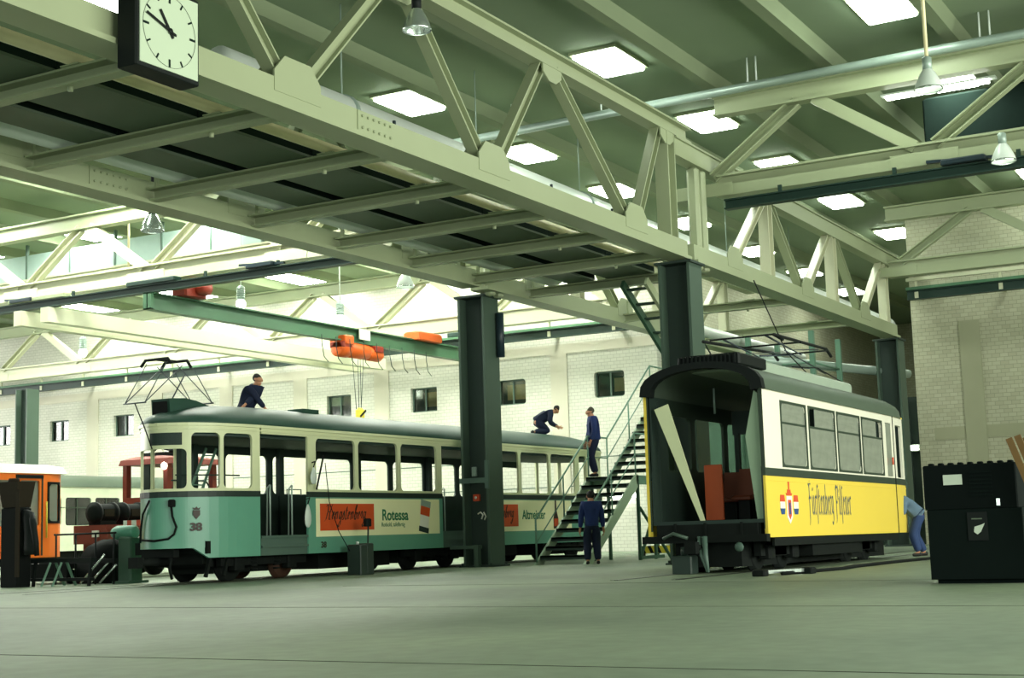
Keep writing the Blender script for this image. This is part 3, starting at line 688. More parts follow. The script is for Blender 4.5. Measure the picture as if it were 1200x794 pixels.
# broad-nib blackletter strokes: x-height 1, each glyph = (width, strokes)
BL = {
 'F': (.75, [[(.1, -.55), (.22, -.3), (.22, 1.5), (.05, 1.7)], [(.0, 1.62), (.3, 1.78), (.55, 1.6), (.7, 1.72)], [(.02, .85), (.25, .98), (.5, .85)]]),
 'u': (.72, [[(.05, .9), (.17, 1), (.17, .15), (.28, 0), (.48, .2)], [(.46, .9), (.55, 1), (.55, .1), (.66, 0)]]),
 'U': (.72, [[(.05, .9), (.17, 1), (.17, .15), (.28, 0), (.48, .2)], [(.46, .9), (.55, 1), (.55, .1), (.66, 0)], [(.2, 1.3), (.26, 1.42)], [(.44, 1.3), (.5, 1.42)]]),
 'r': (.48, [[(.05, .9), (.17, 1), (.17, .1), (.28, 0)], [(.2, .85), (.36, 1.02), (.46, .9)]]),
 's': (.42, [[(.16, -.5), (.18, 1.3), (.28, 1.6), (.44, 1.5)], [(.05, .9), (.3, .98)]]),
 'z': (.55, [[(.45, .9), (.2, 1), (.1, .75), (.45, .3), (.35, .05), (.08, .1)]]),
 't': (.45, [[(.18, 1.35), (.18, .15), (.28, 0), (.4, .1)], [(.05, .95), (.4, 1.0)]]),
 'e': (.52, [[(.42, .75), (.28, 1), (.15, .85), (.15, .2), (.28, 0), (.46, .15)], [(.17, .5), (.42, .72)]]),
 'n': (.72, [[(.05, .9), (.17, 1), (.17, .1), (.26, 0)], [(.2, .85), (.42, 1.02), (.54, .85), (.54, .1), (.66, 0)]]),
 'b': (.6, [[(.14, 1.65), (.14, .15), (.3, 0), (.5, .2), (.5, .8), (.36, 1), (.18, .85)]]),
 'g': (.6, [[(.42, .95), (.2, 1), (.12, .7), (.14, .2), (.3, .05), (.44, .2)], [(.48, 1), (.48, -.3), (.3, -.55), (.08, -.42)]]),
 'P': (.85, [[(.22, 1.6), (.22, -.25), (.1, -.45)], [(.0, 1.4), (.22, 1.65), (.45, 1.5), (.7, 1.62), (.76, 1.3), (.74, .85), (.5, .65), (.25, .75)]]),
 'i': (.34, [[(.05, .9), (.17, 1), (.17, .1), (.28, 0)], [(.14, 1.3), (.22, 1.42)]]),
 'l': (.34, [[(.17, 1.65), (.17, .12), (.28, 0)]]), ' ': (.5, [])}
SC = {
 'H': (1.25, [[(.0, 1.5), (.2, 1.75), (.45, 1.6), (.4, .9), (.25, .1), (.0, -.1)], [(1.15, 1.8), (.95, 1.4), (.8, .6), (.85, .1), (1.1, .1)], [(.2, .75), (.55, .95), (.95, .9)]]),
 'e': (.55, [[(.0, .25), (.35, .6), (.38, .9), (.2, .95), (.1, .55), (.2, .1), (.55, .25)]]),
 'n': (.75, [[(.0, .6), (.15, .95), (.15, .05)], [(.15, .6), (.4, .98), (.5, .85), (.5, .15), (.75, .25)]]),
 'g': (.65, [[(.45, .85), (.2, .95), (.08, .5), (.2, .1), (.45, .4), (.5, .95), (.45, -.5), (.2, -.8), (.05, -.5), (.65, .25)]]),
 's': (.5, [[(.0, .2), (.25, 1.05), (.38, .5), (.3, .05), (.05, .08), (.5, .25)]]),
 't': (.45, [[(.2, 1.5), (.15, .2), (.25, .02), (.45, .25)], [(-.05, 1.05), (.42, 1.1)]]),
 'b': (.6, [[(.0, .4), (.3, 1.5), (.2, 1.75), (.1, 1.4), (.1, .1), (.35, .05), (.45, .6), (.3, .9), (.6, .7)]]),
 'r': (.5, [[(.0, .4), (.15, 1.0), (.35, .9), (.3, .2), (.5, .25)]]), }
def strokes(mb, txt, table, P, u, w, h, sx, nib, ang, gap=.1, slant=0.0):
    u = V(u); w = V(w); nrm = u.cross(w); x = 0.0; nv = (math.cos(ang) * nib, math.sin(ang) * nib)
    def pt(a, b, d): return V(P) + u * ((a + slant * b) * h * sx) + w * (b * h) + nrm * d
    for ch in txt:
        wd, ss = table[ch]
        for st in ss:
            for a, b in zip(st[:-1], st[1:]):
                a = (a[0] + x, a[1]); b = (b[0] + x, b[1])
                q = [(a[0] - nv[0], a[1] - nv[1]), (a[0] + nv[0], a[1] + nv[1]), (b[0] + nv[0], b[1] + nv[1]), (b[0] - nv[0], b[1] - nv[1])]
                mb.hexa([pt(*k, 0) for k in q] + [pt(*k, .003) for k in q])
        x += wd + gap
    return x * h * sx

# ------------------------------------------------------------------ green tram
Yn, Yf, Yc = 18.3, 20.5, 19.4
G = thing('tram', 'green and cream stripped tram with two long advertising panels, standing at left', 'tram', (28.3, Yc, 0))
def outline(xf, xr):
    rel = [(2.1, -1.1), (1.4, -1.03), (.9, -.9), (.55, -.7), (.32, -.45), (.2, -.2), (.2, .0), (.3, .22), (.48, .45), (.7, .66), (.95, .83), (1.35, .98), (2.1, 1.1)]
    front = [(xf + a, Yc + b) for a, b in rel]
    back = [(xr + xf - x, y) for x, y in reversed(front)]
    return front, back
XF, XR = 20.1, 38.4
fr_, bk_ = outline(XF, XR)
ring = smooth_pts(fr_, 3) + smooth_pts(bk_, 3)                                   # near front corner, round the nose, far side, tail, back
class Path:
    def __init__(s, pts):
        s.p = [V((x, y)) for x, y in pts]; s.l = [0]
        for a, b in zip(s.p[:-1], s.p[1:]): s.l.append(s.l[-1] + (b - a).length)
    def at(s, t):
        t = max(0, min(s.l[-1], t))
        for i in range(len(s.p) - 1):
            if t <= s.l[i + 1] or i == len(s.p) - 2:
                a, b = s.p[i], s.p[i + 1]; L = max(1e-6, s.l[i + 1] - s.l[i]); q = (t - s.l[i]) / L
                d = (b - a) / L; return a + (b - a) * q, V((d.y, -d.x))
    def P(s, t, z, d):
        p, n = s.at(t)
        # smooth the normal a little
        n2 = s.at(t + .08)[1] + s.at(t - .08)[1] + n; n2.normalize()
        return V((p.x + n2.x * d, p.y + n2.y * d, z))
nose = Path(smooth_pts(list(reversed(fr_))))                   # far side -> nose -> near side; outward normal handled below
# walk direction far->nose->near: outward is to the right-hand side of travel
LN = nose.l[-1]
sN = lambda x: LN - (XF + 2.1 - x) * 1.03          # approx arc position on the near flank
near = lambda s, z, d: V((s, Yn - d, z))
far = lambda s, z, d: V((s, Yf + d, z))
tail = Path(smooth_pts(list(reversed(bk_))))
XA, XB = XF + 2.1, XR - 2.1                        # 22.2 .. 36.3 straight part
zb, zl, zw0, zw1, zg = .47, 1.6, 1.76, 2.80, 2.97
body = MB(); cream = MB(); belt = MB()
def nP(s, z, d): return nose.P(s, z, d)
def bandP(mb, z0, z1, t, extra=0):                 # full band round the body except door gaps is done piecewise
    mb.cell(lambda s, z, d: nP(s, z, d + extra), 0, LN, z0, z1, None, t, sub=26)
    mb.cell(lambda s, z, d: tail.P(s, z, d + extra), 0, tail.l[-1], z0, z1, None, t, sub=26)
# lower panels
nz = .66
body.cell(nP, 0, LN - 1.25, nz, zl, None, .05, sub=70)
body.cell(nP, LN - 1.25, LN, zb, zl, None, .05, sub=6)
body.prism([V((p.x, p.y, 0)) + V((0, 0, z)) for p, z in ((nose.P(LN - 1.25, 0, 0), .66), (nose.P(LN - 1.25, 0, 0), .47), (nose.P(LN - 1.55, 0, 0), .66))], (0, .05, 0))
body.cell(tail.P, 0, tail.l[-1], .6, zl, None, .05, sub=24)
doors_near = [(22.25, 23.7), (28.75, 30.35)]
segs_near = [(XA, 22.25), (23.7, 28.75), (30.35, XB)]
for a, b in segs_near:
    if b - a > .1: body.cell(near, a, b, zb, zl, None, .05, sub=1)
body.cell(far, XA, XB, zb, zl, None, .05, sub=1)
body.build('lower_body', M['tgreen'], G)
# belt rail
belt.cell(lambda s, z, d: nP(s, z, d + .012), 0, LN, zl, zw0 - .05, None, .06, sub=26)
belt.cell(lambda s, z, d: tail.P(s, z, d + .012), 0, tail.l[-1], zl, zw0 - .05, None, .06, sub=26)
for a, b in segs_near:
    if b - a > .1: belt.cell(lambda s, z, d: near(s, z, d + .012), a, b, zl, zw0 - .05, None, .06, sub=1)
belt.cell(far, XA, XB, zl, zw0 - .05, None, .06, sub=1)
belt.build('belt_rail', M['tbelt'], G)
# window band: near side
zc0 = zw0 - .05
holes_n = [(23.97, 25.33), (25.45, 26.93), (27.06, 28.53), (30.5, 31.0), (31.05, 32.38), (32.5, 34.0), (34.12, 35.5), (35.75, 36.22)]
edges = [23.7, 25.39, 26.99, 28.75]
for i, h in enumerate(holes_n[:3]): cream.cell(near, edges[i], edges[i + 1], zc0, zg, (h[0], h[1], zw0, zw1), .05, .11)
edges = [30.35, 31.02, 32.44, 34.06, 35.62, XB]
for i, h in enumerate(holes_n[3:]): cream.cell(near, edges[i], edges[i + 1], zc0, zg, (h[0], h[1], zw0, zw1), .05, .1)
for a, b in doors_near: cream.cell(near, a, b, zw1 + .02, zg, None, .05, sub=1); 
# nose window band: far flank, two front lights, near flank lights
cuts = [0, .8, 1.5, LN - 1.63, LN - .97, LN - .17, LN]
for i in range(len(cuts) - 1):
    a, b = cuts[i], cuts[i + 1]; hi = 2.5 if i == 2 else zw1
    if i == 5: cream.cell(nP, a, b, zc0, zg, None, .05, sub=1)
    else: cream.cell(nP, a, b, zc0, zg, (a + .04, b - .04, zw0, hi), .05, .1, sub=30 if i == 2 else 8)
for i in range(6):
    a, b = tail.l[-1] * i / 6, tail.l[-1] * (i + 1) / 6
    cream.cell(tail.P, a, b, zc0, zg, (a + .05, b - .05, zw0, zw1), .05, .1, sub=5)
cream.build('window_band', M['tcream'], G)
# far side window band, shade inside the car put into its dark colour
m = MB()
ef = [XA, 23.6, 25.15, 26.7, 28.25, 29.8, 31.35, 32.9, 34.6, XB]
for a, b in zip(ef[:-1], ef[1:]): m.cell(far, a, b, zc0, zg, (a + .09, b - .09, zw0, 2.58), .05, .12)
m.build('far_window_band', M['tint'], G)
# mouldings at the gutter
m = MB()
for e, (z0, z1) in ((.035, (2.93, 2.985)), (.02, (2.86, 2.885))):
    m.cell(lambda s, z, d: nP(s, z, d + e), 0, LN, z0, z1, None, .05, sub=26); m.cell(lambda s, z, d: near(s, z, d + e), XA, XB, z0, z1, None, .05, sub=1)
    m.cell(lambda s, z, d: far(s, z, d + e), XA, XB, z0, z1, None, .05, sub=1); m.cell(lambda s, z, d: tail.P(s, z, d + e), 0, tail.l[-1], z0, z1, None, .05, sub=26)
m.build('gutter_moulding', M['tcream'], G)
# roof
rings = []; cx_ = (XF + XR) / 2; N = 20
for k in range(N + 1):
    q = k / N * PI / 2; sc = math.cos(q); z = 2.98 + .46 * math.sin(q)
    if k == N: sc = .02
    d = 1.1 * (1 - sc)
    kx = 1 - d / (cx_ - XF) * 2.3
    rings.append([(cx_ + (x - cx_) * kx * 1.003, Yc + (y - Yc) * (sc * 1.02 if True else 1), z) for x, y in ring])
rf = MB(); rf.smooth = True; rf.loft(rings, True, True, True); roof = rf.build('roof', M['troof'], G)
m = MB(); m.loft([[(cx_ + (x - cx_) * .995, Yc + (y - Yc) * .95, 2.74) for x, y in ring], [(cx_ + (x - cx_) * .995, Yc + (y - Yc) * .95, 2.78) for x, y in ring]]); m.build('ceiling_lining', M['tint'], G)
m = MB(); m.loft([[(cx_ + (x - cx_) * .97, Yc + (y - Yc) * .96, .78) for x, y in ring], [(cx_ + (x - cx_) * .97, Yc + (y - Yc) * .96, .85) for x, y in ring]]); m.build('floor_plate', M['tint'], G)
m = MB()
for x, y in ((25.4, Yf - .12), (28.3, Yf - .12), (31.4, Yf - .12), (22.6, Yf - .15), (21.15, Yc - .05)): m = MB(); m.box(x - .07, x + .07, y - .06, y + .06, .85, 2.75); m.build('inner_post', M['tint'], G)
m = MB(); m.box(22.3, 36.2, Yf - .12, Yf - .06, .85, 1.72); m.box(24.0, 28.5, Yn + .08, Yn + .12, .85, 1.6); m.build('inner_lining', M['tint'], G)
# door sills and steps
for a, b in doors_near:
    m = MB(); m.box(a, b, Yn + .03, Yn + .08, zb, .8); m.box(a, b, Yn + .0, Yn + .35, .8, .85); m.box(a, b, Yn - .005, Yn + .03, .62, .66); m.build('door_sill', M['tsill'], G)
for x in (22.62, 23.3, 29.0):
    m = MB(); m.tube([(x, Yn + .1, .85), (x, Yn + .1, 1.75), (x + .04, Yn + .12, 1.82), (x + .12, Yn + .2, 1.84), (x + .16, Yn + .3, 1.78), (x + .16, Yn + .32, .85)], .018, 6); m.build('grab_rail', M['pipe_g'], G)
m = MB(); m.tube([(20.6, Yc - .4, 2.02), (21.5, Yn + .35, 2.02), (22.0, Yn + .35, 2.02)], .015, 6); m.tube([(21.9, Yf - .2, 2.0), (22.9, Yf - .2, 2.0), (23.0, Yf - .2, 1.9), (23.0, Yf - .2, 1.6)], .018, 6)
for x in (25.6, 27.3, 31.0, 33.2): m.tube([(x, Yf - .15, 1.7), (x, Yf - .15, 1.86), (x + .5, Yf - .15, 1.86), (x + .5, Yf - .15, 1.7)], .015, 6)
m.build('inner_handrail', M['tint'], G)
# blind box and front details
m = MB(); m.cell(lambda s, z, d: nP(s, z, d + .012), LN - 2.38, LN - 1.76, 2.57, 2.8, None, .04, sub=12); m.build('destination_blind', M['tbelt'], G)
m = MB(); hx = 20.95
pr = [(hx - .3, 3.02), (hx - .34, 3.47), (hx + .1, 3.5), (hx + .4, 3.47), (hx + .8, 3.38), (hx + 1.1, 3.2), (hx + .6, 3.0)]
m.prism([(x, Yc - .24, z) for x, z in pr], (0, .46, 0)); hd = m.build('roof_hood', M['troof'], G)
m = MB(); m.box(hx - .36, hx - .315, Yc - .18, Yc + .16, 3.1, 3.42); m.build('hood_opening', M['rubber'], hd)
m = MB(); p = nP(LN - 1.95, 1.5, .05); m.bevbox(p.x - .05, p.x + .06, p.y - .07, p.y + .05, 1.42, 1.56, .02); m.build('socket', M['rubber'], G)
m = MB(); m.tube([nP(LN - 1.95, 1.44, .05), nP(LN - 1.93, 1.25, .06), nP(LN - 1.86, 1.05, .06), nP(LN - 1.9, .92, .06), nP(LN - 2.0, .84, .05), nP(LN - 2.25, .81, .05), nP(LN - 2.6, .83, .05)], .022, 8); m.tube([nP(LN - 2.35, 1.55, .05), nP(LN - 2.55, 1.3, .05), nP(LN - 2.66, 1.0, .05), nP(LN - 2.68, .78, .05)], .02, 8); m.build('front_hose', M['rubber'], G)
# number and crest on the nose flank
m = MB(); s0 = LN - 1.62
def nose_text(txt, s, z, h):
    q0 = nP(s, z, .03); q1 = nP(s + .3, z, .03); u = (q1 - q0).normalized(); return q0, u
q0, u = nose_text('38', s0, .98, .2)
text_mesh('38', .2, q0, u, (0, 0, 1), M['adink'], 'fleet_number', G, sx=1.15, bold=.008)
m = MB(); c = nP(s0 + .12, 1.28, .02)
m.prism([c + u * a * .75 + V((0, 0, b * .75)) for a, b in ((-.09, .1), (.09, .1), (.09, -.02), (0, -.12), (-.09, -.02))], u.cross(V((0, 0, 1))) * .004)
m.prism([c + u * a * .75 + V((0, 0, b * .75)) for a, b in ((-.07, .11), (.07, .11), (.1, .17), (.04, .14), (0, .19), (-.04, .14), (-.1, .17))], u.cross(V((0, 0, 1))) * .004)
m.build('crest', M['adink'], G)
# ads on the near flank
U, W = (1, 0, 0), (0, 0, 1); ya = Yn - .008
def ad(x0, x1, ox0, ox1, wrap):
    m = MB(); m.box(x0, x1, Yn - .006, Yn + .0, .8, 1.575); a = m.build('ad_panel', M['adcream'], G)
    m = MB(); m.box(ox0, ox1, Yn - .012, Yn - .006, .92, 1.47); o = m.build('orange_field', M['adorange'], a)
    m = MB(); strokes(m, 'Hengstenberg', SC, (ox0 + .14, Yn - .0125, 1.13), U, W, .185, .95, .1, .5, .04, .28); m.build('script_lettering', M['adink'], o)
    return a
a1 = ad(23.95, 28.6, 24.08, 25.98, 0)
text_mesh('Rotessa', .33, (26.28, ya, 1.12), U, W, M['adgreen'], 'lettering', a1, sx=.98, bold=.008)
text_mesh('Rotkohl, tafelfertig', .13, (26.26, ya, .98), U, W, M['adgreen'], 'small_lettering', a1, sx=.92)
c = V((27.98, 0, 1.19)); dvec = V((.17, 0, -.95)).normalized(); e = V((.95, 0, .17)).normalized()
def tilt(mb, l0, l1, wd, y): 
    q = [c + dvec * l0 - e * wd, c + dvec * l0 + e * wd, c + dvec * l1 + e * wd, c + dvec * l1 - e * wd]
    mb.prism([(p.x, y, p.z) for p in q], (0, -.004, 0))
dvec = V((-.16, 0, -.95)).normalized(); e = V((.95, 0, -.16)).normalized()
m = MB(); tilt(m, .24, .36, .2, Yn - .006); m.build('tin_base', M['tint'], a1)
m = MB(); tilt(m, -.36, -.22, .2, Yn - .006); can = m.build('tin_can_picture', M['pipe_g'], a1)
m = MB(); tilt(m, -.22, -.02, .19, Yn - .006); m.build('tin_label', M['adorange'], can)
m = MB(); tilt(m, -.02, .24, .18, Yn - .006); m.build('tin_label_white', M['iwhite'], can)
a2 = ad(30.5, 35.2, 30.45, 32.28, 0)
text_mesh('Altmeister', .33, (32.5, ya, 1.1), U, W, M['adgreen'], 'lettering', a2, sx=.86, bold=.006)
m = MB(); bt = [(-.05, .38), (.05, .38), (.06, .12), (.17, -.1), (.17, -.36), (-.17, -.36), (-.17, -.1), (-.06, .12)]
m.prism([(34.3 + x * .8, Yn - .006, 1.2 + z) for x, z in bt], (0, -.004, 0)); bo = m.build('bottle_picture', M['adink'], a2)
m = MB(); m.box(34.19, 34.41, Yn - .014, Yn - .01, .9, 1.1); m.build('bottle_label', M['adorange'], bo)
text_mesh('38', .17, (24.1, ya, .58), U, W, M['adink'], 'fleet_number', G, sx=1.1, bold=.005)
# mirrors
for (x, z0, z1, nm) in ((23.72, 1.85, 2.2, 'mirror'), (23.52, .98, 1.46, 'mirror')):
    m = MB(); m.lathe([(.001, -.02), (.09, -.015), (.1, 0), (.09, .01), (.001, .012)], (0, 0, 0), 16, 'y')
    zc = (z0 + z1) / 2; hh = (z1 - z0) / 2; m.v = [(x + p[0] * 1.0 * (1 - .35 * (p[2] / .1)), Yn - .13 + p[1], zc + p[2] / .1 * hh) for p in m.v]
    mo = m.build(nm, M['enamel'], G)  # plain white instead of glass, the bright reflection put into the colour
    m = MB(); m.tube([(x + .12, Yn, z1 + .1), (x + .1, Yn - .1, z1 + .12), (x, Yn - .12, z1 - .03)], .014, 6); m.build('mirror_arm', M['black'], mo)
m = MB(); m.beam((23.85, Yn - .1, 1.75), (24.1, Yn - .1, 2.45), .02, .035); m.build('wiper_arm', M['black'], G)
# underframe and bogies
m = MB(); m.box(20.9, 37.6, Yn + .2, Yf - .2, .55, .78); m.box(21.0, 21.25, Yn + .4, Yf - .4, .35, .6); m.box(24.6, 27.2, Yn + .45, Yf - .3, .14, .56); m.box(30.2, 32.6, Yn + .25, Yf - .3, .22, .56); m.box(21.2, 24, Yn + .5, Yf - .5, .3, .56); m.build('underframe', M['bogie'], G)  # low boxes added between the bogies keep the underside dark
for bxc in (22.7, 28.9, 35.4):
    m = MB(); m.box(bxc - 1.3, bxc + 1.3, Yn + .3, Yn + .42, .3, .52); m.box(bxc - 1.3, bxc + 1.3, Yf - .42, Yf - .3, .3, .52); m.box(bxc - 1.15, bxc + 1.15, Yn + .62, Yf - .5, .16, .5)  # deep middle box added to shut out light below the car
    for q in (-.8, .8): m.bevbox(bxc + q - .14, bxc + q + .14, Yn + .24, Yn + .44, .2, .48, .03)
    for q in (-.35, .35):
        for k in range(4): m.lathe([(.075, .2 + k * .07), (.075, .23 + k * .07)], (bxc + q, Yn + .3, 0), 10)
    bg = m.build('bogie', M['bogie'], G)
    for q in (-.8, .8):
        for y in (Yn + .55, Yf - .6):
            m = MB(); m.lathe([(.1, -.02), (.12, .0), (.26, .0), (.3, .02), (.33, .02), (.33, .1), (.36, .1), (.36, .13), (.1, .13)], (bxc + q, y - .06, .34), 24, 'y'); m.build('wheel', M['rust'] if q > 0 and bxc < 25 else M['bogie'], bg)
m = MB(); m.box(20.55, 20.7, Yc - .4, Yc + .4, .5, .66); m.tube([(20.9, Yc, .42), (20.0, Yc, .42)], .07, 10); m.box(19.92, 20.06, Yc - .12, Yc + .12, .32, .52); m.tube([(20.62, Yc - .3, .6), (20.55, Yc - .3, .3), (20.62, Yc - .3, .1)], .03, 6); m.build('coupler', M['bogie'], G)
for x in (21.1, 21.6): m = MB(); m.beam((x, Yn + .28, .55), (x - .15, Yn + .28, .12), .06, .06); m.build('guard_arm', M['bogie'], G)
# pantograph
yp = Yc
def pt(x, z, y=yp): return V((x, y, z))
m = MB()
KL, KR = (19.95, 3.35), (21.8, 3.45)
for y in (yp - .25, yp + .25):
    m.tube([pt(KL[0], KL[1], y), pt(20.52, 4.15, y)], .009, 6); m.tube([pt(KL[0], KL[1], y), pt(20.95, 4.12, y)], .009, 6)
    m.tube([pt(KR[0], KR[1], y), pt(21.25, 4.1, y)], .009, 6); m.tube([pt(KR[0], KR[1], y), pt(20.8, 4.12, y)], .009, 6)
m.tube([pt(KL[0], KL[1], yp - .28), pt(KL[0], KL[1], yp + .28)], .014, 6); m.tube([pt(KR[0], KR[1], yp - .28), pt(KR[0], KR[1], yp + .28)], .014, 6)
m.tube([pt(20.95, 3.5), pt(21.3, 4.0)], .014, 6)
pg = m.build('pantograph', M['cond'], G)
m = MB(); m.tube([pt(20.5, 4.12, yp - .38), pt(20.52, 4.22, yp - .28), pt(20.52, 4.22, yp + .28), pt(20.5, 4.1, yp + .38)], .03, 8); m.tube([pt(21.05, 4.08, yp - .38), pt(21.05, 4.22, yp - .28), pt(21.05, 4.22, yp + .28), pt(21.05, 4.1, yp + .38)], .03, 8); m.box(20.5, 21.07, yp - .05, yp + .05, 4.2, 4.24); m.build('collector_bow', M['black'], pg)
m = MB(); m.tube([pt(KL[0], KL[1]), pt(20.1, 2.9, yp - .1), pt(20.25, 2.5, yp - .15)], .012, 5); m.build('rope', M['black'], pg)
m = MB(); m.box(24.2, 24.75, Yc - .6, Yc - .2, 3.34, 3.46); m.build('roof_box', M['troof'], G)

# ladder inside the tram
t = thing('ladder', 'leaning metal ladder seen through the side windows of the green tram', 'ladder', (22.6, 20.2, .85))
A0, A1 = V((21.75, 20.15, .86)), V((22.75, 20.15, 2.66)); B0, B1 = A0 + V((.4, 0, 0)), A1 + V((.3, 0, 0))
for a, b in ((A0, A1), (B0, B1)): m = MB(); m.beam(a, b, .03, .05); m.build('rail', M['stair'], t)
for i in range(6): q = (i + .5) / 6; m = MB(); m.tube([A0.lerp(A1, q), B0.lerp(B1, q)], .014, 6); m.build('rung', M['stair'], t)

# ------------------------------------------------------------------ yellow tram (built straight, then tipped a trace)
yn, yf, yc = 8.16, 10.22, 9.19; x0, x1 = 22.5, 31.45
T = thing('tram', 'yellow and white tram with its near end cut open, standing at right', 'tram', (22.5, yc, 0))
xt = 30.3
side = Path([(x0, yn), (xt, yn), (30.9, yn + .03), (x1, yn + .1)])
sP = lambda s, z, d: side.P(s - x0, z, d)
fP = lambda s, z, d: V((s, yf + d, z))
SL = x0 + side.l[-1]
zs = (.56, 1.55, 1.68, 2.97)
m = MB(); m.cell(sP, x0, 30.3, zs[0], zs[1], None, .05, sub=12); m.cell(sP, 30.36, SL, zs[0], zs[1], None, .05, sub=4); m.cell(fP, x0, x1 - .3, zs[0], zs[1], None, .05, sub=1); yl = m.build('lower_body', M['yellow'], T)
m = MB(); m.cell(lambda s, z, d: sP(s, z, d + .008), x0, SL, zs[1] - .08, zs[1] - .05, None, .03, sub=12); m.build('moulding', M['yellow'], T)
m = MB(); m.cell(lambda s, z, d: sP(s, z, d + .01), x0, SL, zs[1], zs[2], None, .06, sub=12); m.cell(fP, x0, x1 - .3, zs[1], zs[2], None, .05, sub=1); m.build('belt_strip', M['strip'], T)
m = MB()
wins = [(23.42, 24.66, 23.2), (24.88, 26.32, 24.77), (26.52, 27.9, 26.42), (28.1, 29.46, 28.0)]
m.cell(sP, x0, 23.3, zs[2], zs[3], None, .05, sub=1)
ed = [23.3, 24.77, 26.42, 28.0, 29.6]
for i, wv in enumerate(wins): m.cell(sP, ed[i], ed[i + 1], zs[2], zs[3], (wv[0], wv[1], 1.75, 2.79), .05, .1)
m.cell(sP, 29.6, 30.3, zs[2], zs[3], (29.78, 30.14, 1.72, 2.8), .05, .06, sub=3)
m.cell(sP, 30.36, SL, zs[2], zs[3], (30.55, SL - .25, 1.0 + .7, 2.8), .05, .05, sub=3)
m.build('window_band', M['white'], T)
m = MB()
fe = [x0, 24.4, 26.0, 27.6, 29.2, x1 - .3]
for a, b in zip(fe[:-1], fe[1:]): m.cell(fP, a, b, zs[2], zs[3], (a + .1, b - .1, 1.75, 2.7), .05, .1)
m.build('far_window_band', M['strip'], T)
m = MB(); m.cell(lambda s, z, d: sP(s, z, d + .012), x0, SL, 2.97, 3.0, None, .06, sub=12); m.box(x0 - .012, x0 + .02, yf - .02, yf + .03, .56, 2.97); m.box(x0 - .012, x0 + .02, yn - .012, yn + .03, .56, 1.55); m.build('yellow_trim', M['yellow'], T)
for i, wv in enumerate(wins):
    P_ = lambda s, z, d: sP(s, z, d + .012)
    m = MB(); m.cell(P_, wv[0] - .05, wv[1] + .05, 1.71, 2.83, (wv[0], wv[1], 1.75, 2.79), .07, .09); m.box(wv[0], wv[1], yn - .0, yn + .03, 2.44, 2.475); fo = m.build('side_window', M['strip'], T)
    m = MB(); m.box(wv[0], wv[1], yn + .01, yn + .02, 1.75, 2.44); m.build('pane', M['glass_t'], fo)
    m = MB(); hx0, hx1 = (wv[0], wv[1]) if i in (0, 2) else ((wv[0] + .35, wv[1]) if i == 1 else (wv[0], wv[1] - .35)); m.box(hx0, hx1, yn + .01, yn + .02, 2.475, 2.79); m.build('hopper_pane', M['glass_t'], fo)
    m = MB(); m.tube([(wv[0] + .03, yn + .04, 2.12), (wv[1] - .03, yn + .04, 2.12)], .012, 6); m.build('guard_rail', M['pipe_g'], fo)
m = MB(); m.cell(sP, 29.77, 30.15, 1.71, 2.81, None, .01, sub=2); m.build('pane', M['glass_t'], T)
m = MB(); m.cell(lambda s, z, d: sP(s, z, d + .005), 30.3, 30.36, .56, 2.97, None, .05, sub=1); m.build('door_edge', M['rubber'], T)
m = MB(); m.tube([sP(30.02, 1.95, .05), sP(30.02, 2.1, .05)], .02, 6); m.build('door_handle', M['ired'], T)
# emblem and lettering on the yellow side
em = MB(); ex, ez = 0, 0
em.m = 0; em.prism([(ex + a, yn - .001, ez + b) for a, b in ((-.17, .24), (.17, .24), (.17, -.2), (0, -.34), (-.17, -.2))], (0, -.006, 0))
em.m = 1; em.prism([(ex + a, yn - .007, ez + b) for a, b in ((-.1, .16), (.1, .16), (.1, -.16), (0, -.25), (-.1, -.16))], (0, -.003, 0))
em.prism([(ex + a, yn - .002, ez + b) for a, b in ((-.2, .3), (-.12, .3), (-.1, .38), (-.03, .36), (-.05, .56), (.05, .56), (.03, .36), (.1, .38), (.12, .3), (.2, .3), (.15, .25), (-.15, .25))], (0, -.005, 0))
for sx in (-.42, .42):
    em.m = 1; em.prism([(ex + sx + a, yn - .002, ez + b) for a, b in ((-.15, .12), (.15, .12), (.12, .26), (-.12, .26))], (0, -.005, 0))
    em.m = 0; em.prism([(ex + sx + a, yn - .002, ez + b) for a, b in ((-.15, -.02), (.15, -.02), (.15, .12), (-.15, .12))], (0, -.005, 0))
    em.m = 2; em.prism([(ex + sx + a, yn - .002, ez + b) for a, b in ((-.1, -.14), (.1, -.14), (.15, -.02), (-.15, -.02))], (0, -.005, 0))
em.m = 2; em.box(ex - .05, ex + .05, yn - .013, yn - .01, ez - .14, ez + .1)
em.v = [(23.6 + p[0] * .8, p[1], 1.04 + p[2] * .8) for p in em.v]
em.build('crest', [M['iwhite'], M['ired'], M['iblue']], yl)
m = MB(); L = strokes(m, 'FUrstenberg Pilsener'.replace('ener', 'ener'), BL, (24.62, yn - .002, .93), U, W, .32, .635, .075, .7, .06); m.build('blackletter_lettering', M['ink'], yl)
